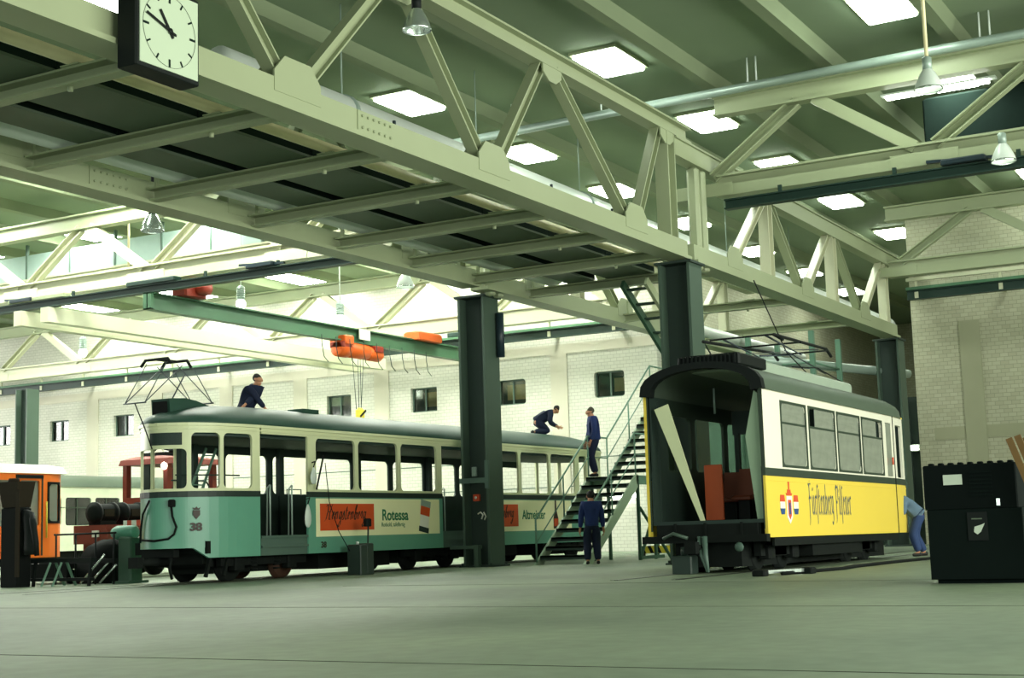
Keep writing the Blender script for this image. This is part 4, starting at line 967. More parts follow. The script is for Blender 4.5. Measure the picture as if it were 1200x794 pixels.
# roof: arched shell, fascia boxes, rim of the open end
def arch(x, k=1.0, zo=0.0, n=14):
    r = []
    for i in range(n + 1):
        a = PI * i / n; y = yc - math.cos(a) * (1.06 * k); z = 2.96 + zo + (.5 * k) * math.sin(a) ** .75
        r.append((x, y, z))
    return r
m = MB(); m.smooth = True
outer = [arch(x0 - .05), arch(x0 + .3), arch(30.6), arch(31.1, .95), arch(31.45, .8), arch(31.7, .3)]
inner = [arch(x0 - .05, .93), arch(x0 + .3, .93), arch(30.5, .93), arch(31.1, .86)]
m.loft(outer, False, False, False); m.loft(inner, False, False, False); m.loft([inner[0], outer[0]], False, False, False); m.build('roof', M['yroof'], T)
m = MB(); m.loft([arch(x0 - .1, 1.03), arch(x0 + .06, 1.03), arch(x0 + .06, .84, -.02), arch(x0 - .1, .84, -.02), arch(x0 - .1, 1.03)], False, False, False)
m.build('open_end_rim', M['black'], T)
for y in (yn + .0, yf - .05): m = MB(); m.box(x0 - .01, x0 + .04, y, y + .05, .7, 2.96); m.build('corner_post', M['strip'], T)
m = MB(); m.bevbox(23.2, 29.4, yc - .5, yc + .5, 3.38, 3.62, .04)
rb = m.build('roof_duct', M['yroof_l'], T)
m = MB(); m.bevbox(22.7, 24.0, yc - .62, yc + .5, 3.42, 3.62, .03)
for i in range(14): m.box(22.66, 22.7, yc - .55 + i * .075, yc - .52 + i * .075, 3.44, 3.6)
m.build('resistor_box', M['black'], T)
m = MB(); m.bevbox(24.2, 24.9, yc - .3, yc + .35, 3.62, 3.72, .02)
for y in (yc - .4, yc + .4): m.tube([(24.3, y, 3.72), (26.6, y, 3.95), (24.6, y, 4.12)], .02, 6); m.tube([(28.0, y, 3.72), (25.6, y, 3.95), (27.6, y, 4.16)], .02, 6)
pg = m.build('pantograph', M['cond'], T)
m = MB(); m.tube([(24.4, yc - .8, 3.98), (24.5, yc - .6, 4.1), (27.8, yc - .5, 4.18), (28.1, yc - .5, 4.06)], .03, 8); m.tube([(24.4, yc + .7, 4.08), (27.8, yc + .6, 4.2), (28.1, yc + .6, 4.08)], .03, 8)
for x in (24.6, 26, 27.6): m.tube([(x, yc - .6, 4.12), (x, yc + .65, 4.12)], .018, 6)
m.build('collector_bow', M['black'], pg)
m = MB(); m.tube([(25.0, yc - .1, 5.2), (26.3, yc - .2, 4.0), (27.2, yc - .3, 3.65)], .012, 5); m.tube([(25.7, yc - .5, 3.64), (27.2, yc - .5, 3.75), (29.0, yc - .4, 3.64)], .012, 5); m.build('rope', M['black'], pg)
# interior
m = MB(); m.box(x0, 30.6, yn + .06, yf - .06, .8, .86); m.build('floor_plate', M['tint'], T)
m = MB(); m.box(x0 + .02, 30.5, yf - .07, yf - .05, .86, 1.7); m.box(x0 + .02, 30.5, yn + .05, yn + .07, .86, 1.7); m.box(x0 + .04, x0 + .7, yf - .08, yf - .05, .86, 2.97); m.box(x0 + .3, x0 + .34, yf - .1, yf - .08, .86, 2.9); m.build('inner_lining', M['post'], T)
m = MB(); m.box(26.3, 26.36, yn + .07, yf - .07, 2.5, 2.95)
for y in (yn + .1, yc - .35, yc + .3, yf - .2): m.box(26.28, 26.38, y, y + .09, .86, 2.55)
m.build('bulkhead', M['tint'], T)
m = MB(); m.box(30.7, 30.76, yn + .4, yf - .1, .86, 1.7); m.box(30.7, 30.76, yc - .1, yc, 1.7, 2.9); m.build('end_wall', M['tint'], T)
def slab(name, q, mt, th=.03):
    m = MB(); m.prism(q, (th, 0, 0)); return m.build(name, mt, T)
slab('loose_lining_panel', [(x0 + .02, 10.07, 2.74), (x0 + .02, 9.82, 2.82), (x0 + .16, 9.3, .86), (x0 + .16, 9.38, .86)], M['tcream'])
m = MB(); m.prism([(x0 + .1, yn + .1, 2.9), (x0 + .1, yn + .16, 2.95), (x0 + .1, yn + .34, 2.2), (x0 + .1, yn + .2, .86), (x0 + .1, yn + .08, .86)], (.5, 0, 0)); m.build('bent_lining_panel', M['stair_l'], T)
m = MB(); m.bevbox(23.2, 23.26, 9.18, 9.5, .87, 1.8, .01); m.build('partition', M['partition'], T)
def seat(x, y, w=.45, back=True):
    m = MB(); m.bevbox(x, x + .42, y, y + w, 1.2, 1.28, .03); m.hexa([(x + .38, y, 1.25), (x + .44, y, 1.25), (x + .44, y + w, 1.25), (x + .38, y + w, 1.25), (x + .46, y + .02, 1.75), (x + .52, y + .02, 1.75), (x + .52, y + w - .02, 1.75), (x + .46, y + w - .02, 1.75)]); st = m.build('seat', M['seat'], T)
    m = MB(); m.box(x + .15, x + .25, y + .1, y + w - .1, .86, 1.2); m.build('seat_stand', M['black'], st)
for x in (23.7, 24.9, 27.2, 28.4):
    seat(x, 8.3); 
    if x > 24: seat(x, 9.55)
    seat(x, 8.85, .4)
m = MB(); m.tube([(24.2, 8.7, 3.2), (24.2, 8.7, 2.85)], .02, 6); m.tube([(24.2, 9.65, 3.2), (24.2, 9.65, 2.75)], .02, 6); m.build('hanging_strap', M['pipe_g'], T)
# underside
m = MB(); m.box(x0, 30.5, yn + .12, yf - .12, .5, .8); m.box(x0 - .12, x0 + .05, yn - .02, yf + .1, .5, .62); m.box(x0 - .06, x0, yn + .15, yf - .15, .62, .8); m.box(25.0, 27.9, yn + .1, yf - .2, .22, .52); m.box(22.6, 30.9, yn + .5, yf - .4, .1, .52); m.cell(sP, x0 + .3, 30.3, .42, .55, None, .04, sub=8)  # low boxes added here block light and darken the underside
for y in (yn + .4, yc, yf - .5): m.box(x0 - .08, x0 - .05, y, y + .04, .5, .82)
m.build('underframe', M['bogie'], T)
for bxc in (23.9, 28.9):
    m = MB(); m.box(bxc - .95, bxc + .95, yn + .3, yn + .42, .26, .5); m.box(bxc - .95, bxc + .95, yf - .42, yf - .3, .26, .5); m.box(bxc - .3, bxc + .3, yn + .3, yf - .3, .25, .48)
    for q in (-.6, .6): m.bevbox(bxc + q - .14, bxc + q + .14, yn + .22, yn + .44, .2, .46, .03)
    bg = m.build('bogie', M['bogie'], T)
    for q in (-.6, .6):
        for y in (yn + .52, yf - .6):
            m = MB(); m.lathe([(.1, -.02), (.12, .0), (.25, .0), (.29, .02), (.32, .02), (.32, .1), (.35, .1), (.35, .13), (.1, .13)], (bxc + q, y - .06, .34), 24, 'y'); m.build('wheel', M['bogie'], bg)
m = MB(); m.tube([(x0 + .3, yc + .1, .44), (x0 - .45, yc + .1, .42)], .06, 10); m.box(x0 - .55, x0 - .4, yc, yc + .2, .33, .52); m.build('coupler', M['bogie'], T)
m = MB(); m.tube([(x0 - .16, yc - .0, .6), (x0 - .2, yc - .02, .3), (x0 - .3, yc - .1, .03)], [.05, .045, .02], 8); m.tube([(x0 - .16, yc + .1, .6), (x0 - .2, yc + .05, .3), (x0 - .3, yc - .08, .03)], [.03, .03, .015], 8); m.build('hanging_hose', M['tsill'], T)
m = MB(); m.tube([(x0 - .16, yf - .3, .58), (x0 - .2, yf - .5, .66), (x0 - .2, yf - .75, .58)], .03, 8); m.build('cable_loop', M['post_l'], T)
m = MB(); m.lathe([(.06, -.02), (.08, 0), (.05, .02)], (x0 - .13, yn + .45, .42), 12, 'x'); m.build('tail_lamp', M['tsill'], T)
T.rotation_euler = (0, math.radians(.3), 0)
m = MB(); m.bevbox(22.25, 22.55, 9.4, 9.75, 0, .3, .02); m.lathe([(.06, .3), (.06, .44)], (22.4, 9.58, 0), 10); top('lifting_jack', m, M['post'], 'green lifting jack under the open end of the yellow tram', 'jack', (22.4, 9.64, 0))
# ------------------------------------------------------------------ people
def skin_obj(name, nodes, links, m, parent, root=0, lev=2, label=None):
    me = bpy.data.meshes.new('sk'); me.from_pydata([p for p, r in nodes], links, []); me.update()
    o = bpy.data.objects.new('sk', me); C.objects.link(o)
    sk = o.modifiers.new('s', 'SKIN'); sk.use_smooth_shade = True
    sv = me.skin_vertices[0].data
    for i, (p, r) in enumerate(nodes):
        sv[i].radius = (r, r) if not isinstance(r, tuple) else r
        sv[i].use_root = (i == root)
    ss = o.modifiers.new('d', 'SUBSURF'); ss.levels = lev; ss.render_levels = lev
    dg = bpy.context.evaluated_depsgraph_get(); dg.update()
    me2 = bpy.data.meshes.new_from_object(o.evaluated_get(dg)); bpy.data.objects.remove(o)
    off = org(parent)
    for v in me2.vertices: v.co -= off
    for p in me2.polygons: p.use_smooth = True
    me2.name = name; me2.materials.clear(); me2.materials.append(m)
    ob = bpy.data.objects.new(name, me2); C.objects.link(ob); ob.parent = parent
    if label: ob['label'] = label
    return ob
def ik(a, b, l1, l2, hint):
    d = b - a; L = min(d.length, (l1 + l2) * .999); dn = d.normalized(); b = a + dn * L
    q = (l1 * l1 - l2 * l2 + L * L) / (2 * L); h = math.sqrt(max(0, l1 * l1 - q * q))
    hp = hint - dn * hint.dot(dn); hp.normalize()
    return a + dn * q + hp * h, b
def person(label, loc, yaw, H=1.75, lean=0, pelvis=.93, hands=None, feet=None, head=(0, 0), jacket='cloth', trousers='cloth', hair='hair', kneehint=None, ground=0, base=None):
    s = H / 1.75; yaw = math.radians(yaw); F = V((math.cos(yaw), math.sin(yaw), 0)); R = V((math.sin(yaw), -math.cos(yaw), 0)); Z = V((0, 0, 1))
    loc = V(loc); t = thing('person', label, 'person', loc)
    def L(f, r, z): return loc + F * f * s + R * r * s + Z * z * s
    P = L(0, 0, pelvis); a = math.radians(lean); D = Z * math.cos(a) + F * math.sin(a); N = F * math.cos(a) - Z * math.sin(a)
    def B(d, n, r): return P + D * d * s + N * n * s + R * r * s
    hp, ht = math.radians(head[0]), math.radians(head[1])            # nod, turn
    HF = (F * math.cos(ht) + R * math.sin(ht)); a2 = a * .45 + hp; HD = Z * math.cos(a2) + HF * math.sin(a2); HN = HF * math.cos(a2) - Z * math.sin(a2); HR = HD.cross(HN) * -1
    neck = B(.50, .0, 0); hc = neck + HD * .13 * s
    def K(d, n, r): return neck + HD * d * s + HN * n * s + HR * r * s
    sh = [B(.45, 0, q * .185) for q in (-1, 1)]
    hands = hands or [(.06, -.26, .80), (.06, .26, .80)]
    feet = feet or [(0, -.1, .08), (.0, .1, .08)]
    el = []; wr = []
    for i, q in enumerate((-1, 1)):
        e, w = ik(sh[i], L(*hands[i]), .30 * s, .27 * s, (-F * .8 + R * q * .7 - Z * .3)); el.append(e); wr.append(w)
    hip = [B(-.03, 0, q * .09) for q in (-1, 1)]; kn = []; an = []
    for i, q in enumerate((-1, 1)):
        k, w = ik(hip[i], L(*feet[i]), .43 * s, .43 * s, kneehint(F, R, Z, q) if kneehint else F); kn.append(k); an.append(w)
    # continuous body
    n = [(P, .095 * s), (B(.2, 0, 0), .1 * s), (B(.38, 0, 0), .1 * s), (neck, .052 * s), (K(.06, .012, 0), .07 * s), (K(.13, .012, 0), .096 * s), (K(.2, .0, 0), .082 * s)]
    e = [(0, 1), (1, 2), (2, 3), (3, 4), (4, 5), (5, 6)]
    n += [(K(.115, .112, 0), .018 * s), (K(.075, .095, 0), .02 * s), (K(.045, .085, 0), .034 * s)]; e += [(5, 7), (4, 8), (4, 9)]
    for q in (-1, 1): n.append((K(.12, -.005, q * .098), .018 * s)); e.append((5, len(n) - 1))
    for i, q in enumerate((-1, 1)):
        b = len(n); fd = (wr[i] - el[i]).normalized(); side = fd.cross(R * q); 
        if side.length < .05: side = fd.cross(Z)
        side.normalize(); side = side if side.dot(F) > 0 else -side; nv = fd.cross(side).normalized()
        if nv.dot(R) * q > 0: nv = -nv
        n += [(sh[i], .055 * s), (el[i], .042 * s), (wr[i], .028 * s), (wr[i] + fd * .05 * s, .03 * s), (wr[i] + fd * .085 * s, .032 * s)]
        e += [(2, b), (b, b + 1), (b + 1, b + 2), (b + 2, b + 3), (b + 3, b + 4)]
        for k, (o_, ln) in enumerate(((-.03, .07), (-.01, .08), (.01, .085), (.03, .075))):
            p0 = wr[i] + fd * .1 * s + side * o_ * s; p1 = p0 + fd * ln * .5 * s + nv * .012 * s; p2 = p1 + fd * ln * .4 * s + nv * .03 * s
            c = len(n); n += [(p0, .0095 * s), (p1, .009 * s), (p2, .0075 * s)]; e += [(b + 4, c), (c, c + 1), (c + 1, c + 2)]
        c = len(n); n += [(wr[i] + fd * .06 * s + side * .045 * s, .011 * s), (wr[i] + fd * .095 * s + side * .06 * s + nv * .015 * s, .009 * s)]; e += [(b + 3, c), (c, c + 1)]
    for i in (0, 1):
        b = len(n); n += [(hip[i], .085 * s), (kn[i], .055 * s), (an[i], .038 * s), (an[i] + F * .12 * s - Z * .035 * s, .03 * s)]; e += [(0, b), (b, b + 1), (b + 1, b + 2), (b + 2, b + 3)]
    skin_obj('body', n, e, M['skin'], t, 0, 1)
    # jacket
    n = [(B(-.08, 0, 0), .175 * s), (B(.15, 0, 0), .172 * s), (B(.36, 0, 0), .18 * s), (B(.49, 0, 0), .115 * s)]; e = [(0, 1), (1, 2), (2, 3)]
    for i in (0, 1):
        b = len(n); n += [(sh[i] - D * .01 * s, .098 * s), (sh[i].lerp(el[i], .5), .085 * s), (el[i], .072 * s), (el[i].lerp(wr[i], .93), .052 * s)]; e += [(2, b), (b, b + 1), (b + 1, b + 2), (b + 2, b + 3)]
    skin_obj('jacket', n, e, M[jacket], t, 1, 2)
    n = [(B(.02, 0, 0), .15 * s), (B(-.06, 0, 0), .145 * s)]; e = [(0, 1)]
    for i in (0, 1):
        b = len(n); n += [(hip[i], .13 * s), (hip[i].lerp(kn[i], .5), .118 * s), (kn[i], .104 * s), (kn[i].lerp(an[i], .5), .094 * s), (an[i] - (an[i] - kn[i]).normalized() * .02 * s, .078 * s)]; e += [(1, b), (b, b + 1), (b + 1, b + 2), (b + 2, b + 3), (b + 3, b + 4)]
    skin_obj('trousers', n, e, M[trousers], t, 0, 2)
    for i in (0, 1):
        down = (an[i] - kn[i]).normalized(); fw = F if abs(down.dot(Z)) > .5 else -Z
        n = [(an[i] - fw * .05 * s + down * .03 * s, .042 * s), (an[i] + fw * .05 * s + down * .035 * s, .043 * s), (an[i] + fw * .16 * s + down * .045 * s, .034 * s)]
        skin_obj('shoe', n, [(0, 1), (1, 2)], M['shoe'], t, 0, 2)
    n = [(K(.06, -.055, 0), .075 * s), (K(.15, -.038, 0), .112 * s), (K(.222, .012, 0), .095 * s)]
    skin_obj('hair', n, [(0, 1), (1, 2)], M[hair], t, 0, 2)
    for q in (-1, 1):
        m = MB(); c = K(.13, .084, q * .034); m.lathe([(.001, -.009), (.008, -.005), (.009, 0), (.008, .005), (.001, .009)], c, 8); m.build('eye', M['black'], t)
    return t
person('person in dark blue overalls crouching on the front part of the green tram roof', (23.35, 19.6, 3.36), -95, 1.74, 36, .16, hands=[(.2, .36, .06), (.36, -.22, .06)], feet=[(-.22, -.14, .06), (-.22, .14, .06)], head=(4, -10), jacket='cloth_d', trousers='cloth_d')
person('person in blue overalls bending down at the rear of the green tram roof', (35.3, 19.3, 3.44), -55, 1.72, 58, .36, hands=[(.6, -.1, .2), (.5, .16, .2)], feet=[(-.12, -.1, .06), (-.12, .12, .06)], head=(45, 0), jacket='cloth_d', trousers='cloth_d')
person('person in bright blue overalls standing on the stair landing, looking left', (33.3, 16.6 - .02, 2.1), 125, 1.86, 3, .94, hands=[(.12, -.24, .85), (.16, .22, .84)], feet=[(.02, -.12, .08), (-.04, .12, .08)], head=(24, 0), jacket='cloth', trousers='cloth_d', hair='hair_g')
person('person in dark blue overalls standing before the stairs, seen from behind', (29.45, 14.8, 0), 32, 1.72, 3, .93, hands=[(.04, -.27, .8), (.06, .27, .8)], feet=[(.0, -.12, .08), (.02, .12, .08)], head=(14, 0), jacket='cloth', trousers='cloth_d')
person('person in light blue jacket stooping at the far end of the yellow tram', (31.4, 8.02, 0), 118, 1.74, 48, .9, hands=[(.6, -.2, .85), (.62, .2, .9)], feet=[(.06, -.12, .08), (-.12, .1, .08)], head=(10, 0), jacket='cloth_l', trousers='cloth_m')
person('person in blue sitting in the red locomotive cab behind the green tram', (28.3, 26.6, .95), -60, 1.7, 30, .62, hands=[(.45, -.15, .85), (.45, .15, .85)], feet=[(.42, -.1, .08), (.42, .1, .08)], head=(10, 0), jacket='cloth_d', trousers='cloth_d')
# ------------------------------------------------------------------ stairs
t = thing('steel_stairs', 'two-flight green steel stairs between the green and the yellow tram', 'stairs', (32, 16, 0))
YL, YR = 16.6, 15.3
def flight(xa, za, xb, zb_, n, lo):
    for y in (YL, YR):
        m = MB(); q = [(xa - .16, y, max(0, za - .12)), (xa + .22, y, max(0, za - .12)), (xb + .12, y, zb_ - .25), (xb + .12, y, zb_ + .02), (xb - .02, y, zb_ + .02)]
        m.prism(q, (0, .05, 0)); m.build('stringer', M['stair_l'], t)
    for i in range(n):
        q = (i + 1) / n; x = xa + (xb - xa) * q; z = za + (zb_ - za) * q
        m = MB(); m.box(x - .2, x + .1, YR + .05, YL, z - .05, z); m.box(x - .2, x - .18, YR + .05, YL, z - .1, z); m.build('tread', M['tread'], t)
flight(30.2, 0, 33.0, 2.08, 10, True); flight(34.1, 2.08, 37.0, 4.2, 10, False)
m = MB(); m.box(33.0, 34.15, YR, YL + .05, 2.02, 2.08); m.box(33.0, 34.15, YR, YR + .06, 1.86, 2.02); m.box(33.0, 34.15, YL - .01, YL + .05, 1.86, 2.02); m.build('landing', M['stair'], t)
m = MB(); m.box(36.9, 39.5, YR - .6, YL + .05, 4.14, 4.2); m.build('upper_platform', M['stair'], t)
for y in (YL + .02, YR + .02):
    m = MB(); m.tube([(30.15, y, 0), (30.15, y, 1.05), (33.0, y, 3.12), (34.1, y, 3.12), (37.0, y, 5.25), (39.4, y, 5.25)], .024, 8); m.build('handrail', M['stair'], t)
    m = MB(); m.tube([(30.15, y, .5), (33.0, y, 2.6), (34.1, y, 2.6), (37.0, y, 4.72)], .016, 6); m.build('mid_rail', M['stair'], t)
    for x, z, h in ((31.6, 1.03, 1.06), (33.0, 2.08, 1.04), (34.1, 2.08, 1.04), (35.5, 3.1, 1.08), (37.0, 4.2, 1.05), (39.4, 4.2, 1.05)):
        m = MB(); m.tube([(x, y, z), (x, y, z + h)], .022, 6); m.build('rail_post', M['stair'], t)
for x, y in ((33.1, YL), (34.05, YL), (33.1, YR + .03), (34.05, YR + .03), (37.0, YL), (37.0, YR), (39.3, YL), (39.3, YR - .5)):
    m = MB(); m.beam((x, y, 0), (x, y, 1.98 if x < 35 else 4.14), .07, .07, (1, 0, 0)); m.build('support_leg', M['dgreen'], t)
for a, b in (((34.0, YR, 1.9), (34.3, YR - .75, 0)), ((33.1, YR, 1.3), (33.6, YR - .6, 0)), ((33.1, YR, .1), (34.05, YR, 1.3)), ((34.1, YR, 1.9), (35.6, YR - .1, 0))):
    m = MB(); m.beam(a, b, .06, .06, (1, 0, 0)); m.build('brace', M['dgreen'], t)
m = MB(); m.box(33.0, 34.4, YR - .05, YR, .02, .1); m.build('foot_beam', M['dgreen'], t)
t = thing('warning_barrier', 'low yellow and black striped barrier under the stairs', 'barrier', (36.5, 16.3, 0))
m = MB(); m.box(36.4, 36.5, 15.7, 16.9, .1, .3); m.build('board', M['hookyel'], t)
for i in range(5): m = MB(); m.prism([(36.395, 15.75 + i * .23, .1), (36.395, 15.85 + i * .23, .1), (36.395, 15.95 + i * .23, .3), (36.395, 15.85 + i * .23, .3)], (-.004, 0, 0)); m.build('stripe', M['black'], t)
for y in (15.8, 16.8): m = MB(); m.box(36.35, 36.55, y - .03, y + .03, 0, .1); m.build('foot', M['black'], t)
t = thing('strip_light', 'lit strip light low on the back wall, seen below the stair landing', 'strip light', (46.8, 22.2, 1.95))
m = MB(); m.box(46.85, 46.95, 21.7, 22.9, 1.95, 2.05); m.build('tray', M['enamel'], t)
m = MB(); m.tube([(46.8, 21.75, 1.93), (46.8, 22.85, 1.93)], .05, 8); m.build('tube', M['tubel'], t)
t = thing('strip_light', 'small lit lamp in the dark gap right of the yellow tram', 'strip light', (47.4, 12.1, 3.1))
m = MB(); m.bevbox(47.42, 47.55, 11.9, 12.4, 2.98, 3.2, .03); m.build('housing', M['enamel'], t)
m = MB(); m.box(47.4, 47.42, 11.95, 12.35, 3.02, 3.16); m.build('lens', M['tubel'], t)

# ------------------------------------------------------------------ control pillar in front of the green tram
t = thing('control_box', 'small dark control box with a switch on a stalk in front of the green tram', 'control box', (24.9, 17.85, 0))
m = MB(); m.bevbox(24.65, 24.9, 17.7, 18.05, 0, .62, .02); m.bevbox(24.9, 25.15, 17.72, 18.02, 0, .64, .02); m.build('housing', M['post'], t)
m = MB(); m.tube([(25.05, 17.8, .64), (25.07, 17.8, 1.0)], .02, 6); m.build('stalk', M['post'], t)
m = MB(); m.bevbox(24.96, 25.12, 17.74, 17.86, .98, 1.15, .02); m.build('switch', M['black'], t)
m = MB(); m.lathe([(.03, .62), (.03, .68)], (24.75, 17.85, 0), 8); m.build('knob', M['enamel'], t)
m = MB(); m.tube([(24.7, 17.95, .4), (24.45, 18.1, .9), (24.25, 18.18, 1.5), (24.15, 18.2, 2.3)], .01, 5)
top('cable', m, M['black'], 'thin black cable running up the green tram side beside the orange panel', 'cable', (24.4, 18.1, .4))

# ------------------------------------------------------------------ right foreground: cabinet and planks
t = thing('cabinet', 'black two-part cabinet standing at the right edge', 'cabinet', (18, 3.9, 0))
m = MB(); m.bevbox(17.72, 18.35, 3.32, 4.42, .05, .87, .008); m.box(17.8, 18.3, 3.36, 4.36, 0, .05); m.build('lower_body', M['cab2'], t)
m = MB(); m.bevbox(17.72, 18.35, 3.36, 4.44, .87, 1.4, .015); m.build('upper_body', M['cab'], t)
m = MB(); m.box(17.705, 17.72, 3.72, 3.95, .5, .83); d = m.build('door_plate', M['black'], t)
m = MB(); m.prism([(17.7, 3.87, .66), (17.7, 3.88, .6), (17.7, 3.84, .57), (17.7, 3.8, .6), (17.7, 3.75, .7), (17.7, 3.8, .68)], (-.004, 0, 0)); m.build('key_sign', M['paper'], d)
m = MB(); m.box(17.7, 17.705, 3.78, 3.9, .745, .76); m.build('small_lettering', M['panel'], d)
m = MB(); m.box(17.71, 17.72, 3.98, 4.2, 1.16, 1.28); m.build('paper_label', M['paper'], t)
m = MB()
for i in range(7): m.box(17.705, 17.72, 3.64, 3.9, 1.02 + i * .045, 1.035 + i * .045)
m.build('vent_grille', M['cab2'], t)
m = MB()
for i in range(9): m.bevbox(17.75, 17.85, 3.4 + i * .115, 3.46 + i * .115, 1.4, 1.425, .01)
m.build('top_ridge', M['cab'], t)
m = MB(); m.box(17.7, 17.72, 3.56, 3.6, .9, .98); m.build('latch', M['chrome'], t)
for i, (dy, h, lab) in enumerate(((0, .0, 'brown plank leaning by the black cabinet, leftmost of three'), (-.085, .03, 'brown plank leaning by the black cabinet, middle of three'), (-.17, .01, 'brown plank leaning by the black cabinet, rightmost of three'))):
    m = MB(); y0 = 3.3 + dy; m.beam((17.42 + .05 * i, y0 - .5, .0), (17.46 + .05 * i, y0 + .06, 1.66 + h), .03, .075, (0, 1, 0)); top('plank', m, M['wood'], lab, 'plank', (17.45, y0 - .6, 0), 'planks by the cabinet')

# hoses on the floor by the yellow tram
m = MB(); m.tube([(21.2, 7.5, .03), (22.6, 7.3, .03), (23.3, 7.2, .03), (24.2, 7.3, .03), (27, 7.25, .03), (30, 7.0, .03)], .03, 6); top('hose', m, M['rubber'], 'dark hose lying on the floor along the yellow tram', 'hose', (24, 7.3, 0))
t = thing('track_tool', 'metal pinch bar lying on the floor below the yellow panel', 'tool', (21.3, 7.4, 0))
m = MB(); m.beam((20.9, 7.75, .06), (21.9, 7.3, .06), .05, .05); m.build('bar', M['chrome'], t)
for q in ((20.85, 21.05, 7.65, 7.85), (21.75, 21.98, 7.22, 7.4)): m = MB(); m.bevbox(*q, 0, .1, .02); m.build('block', M['bogie'], t)

# ------------------------------------------------------------------ left side vehicles
Y0 = 29.8
t = thing('tram', 'orange tram with white roof at the left edge', 'tram', (26, 30.9, 0))
oP = lambda s, z, d: V((s, Y0 - d, z)) if False else V((s, Y0 + (-d), z))
Opath = Path([(20, Y0), (27.55, Y0), (27.9, Y0 + .06), (28.12, Y0 + .2), (28.2, Y0 + .5), (28.2, Y0 + 2.2)])
o_ = lambda s, z, d: Opath.P(s - 20, z, d)
m = MB(); ed = [20, 22.2, 24.3, 26.45, 27.28, 27.95]
holes = [(20.2, 22.05), (22.35, 24.15), (24.5, 26.3), (26.55, 27.2), (27.5, 27.86)]
for i, h in enumerate(holes):
    if i == 4: m.cell(o_, ed[i], 28.1, .5, 2.68, (27.48, 27.98, 1.4, 2.45), .05, .1)
    else: m.cell(o_, ed[i], ed[i + 1], .5, 2.68, (h[0], h[1], 1.32, 2.5), .05, .06)
m.cell(o_, 28.1, 20 + Opath.l[-1], .5, 2.68, None, .05, sub=6); m.build('body_shell', M['vorange'], t)
m = MB()
for i, h in enumerate(holes): m.box(h[0], min(h[1], 27.9), Y0 + .06, Y0 + .07, 1.3, 2.52)
m.build('pane', M['glass_t'], t)
m = MB(); m.cell(lambda s, z, d: o_(s, z, d + .02), 27.46, 28.0, 1.38, 2.47, (27.52, 27.94, 1.44, 2.41), .04, .1); m.build('window_seal', M['rubber'], t)
m = MB(); m.loft([[(19.9, Y0 - .03, 2.68), (28.15, Y0 - .03, 2.68), (28.25, Y0 + 2.2, 2.68), (19.9, Y0 + 2.2, 2.68)], [(19.9, Y0 + .05, 2.86), (28.05, Y0 + .05, 2.86), (28.15, Y0 + 2.1, 2.86), (19.9, Y0 + 2.1, 2.86)], [(20, Y0 + .4, 2.94), (27.8, Y0 + .4, 2.94), (27.8, Y0 + 1.8, 2.94), (20, Y0 + 1.8, 2.94)]]); m.build('roof', M['vwhite'], t)
for x in (26.42, 27.26): m = MB(); m.box(x, x + .05, Y0 - .012, Y0, .55, 2.62); m.build('door_edge', M['tbelt'], t)
m = MB(); m.tube([(27.4, Y0 - .05, 1.0), (27.4, Y0 - .05, 1.95)], .022, 6); m.build('door_handle', M['hookyel'], t)
m = MB(); m.box(26.4, 27.3, Y0 - .03, Y0, 2.55, 2.64); m.box(20, 27.9, Y0 + .1, Y0 + 2.1, .3, .5); m.box(20, 28, Y0 + 2.1, Y0 + 2.15, .5, 2.68)
for x in (22, 24.5, 26.9): m.lathe([(.3, 0), (.34, .03), (.34, .12), (.3, .14)], (x, Y0 + .2, .34), 18, 'y')
m.build('underframe', M['bogie'], t)

Y1 = 42.0
t = thing('tram', 'white tram with grey roof far behind, between orange vehicle and red locomotive', 'tram', (41, 43, 0))
wP = lambda s, z, d: V((s, Y1 - d, z))
m = MB(); x = 32.0
while x < 45.5:
    m.cell(wP, x, x + 1.5, .6, 3.02, (x + .1, x + 1.4, 1.55, 2.6), .05, .1); x += 1.5
m.box(32, 45.5, Y1 + 2.1, Y1 + 2.15, .6, 3.0); m.box(45.45, 45.5, Y1, Y1 + 2.15, .6, 3.02); m.build('body_shell', M['vwhite'], t)
m = MB(); m.smooth = True; m.loft([[(32, Y1 + 1.1 - 1.15 * math.cos(PI * i / 8), 3.0 + .5 * math.sin(PI * i / 8)) for i in range(9)], [(45.6, Y1 + 1.1 - 1.15 * math.cos(PI * i / 8), 3.0 + .5 * math.sin(PI * i / 8)) for i in range(9)]], False, False, False); m.build('roof', M['yroof'], t)
m = MB(); m.box(32, 45.5, Y1 + .06, Y1 + .07, 1.5, 2.65); m.build('pane', M['glass_w'], t)
m = MB(); m.box(32, 45.4, Y1 + 1.2, Y1 + 1.25, .7, 2.9); m.build('dark_backing', M['roomdark'], t)  # dark sheet added behind the panes, stands for the dim interior
m = MB()
x = 32.7
while x < 45.5: m.box(x - .02, x + .02, Y1 + .02, Y1 + .05, 1.55, 2.6); x += 1.5
m.box(32, 45.5, Y1 + .0, Y1 + .04, 2.2, 2.24); m.build('window_bar', M['strip'], t)
m = MB(); m.box(32, 45.5, Y1 + .2, Y1 + 1.9, .25, .6)
for x in (34, 35.8, 42, 43.8): m.lathe([(.3, 0), (.34, .03), (.34, .12), (.3, .14)], (x, Y1 + .15, .34), 18, 'y')
m.build('underframe', M['bogie'], t)

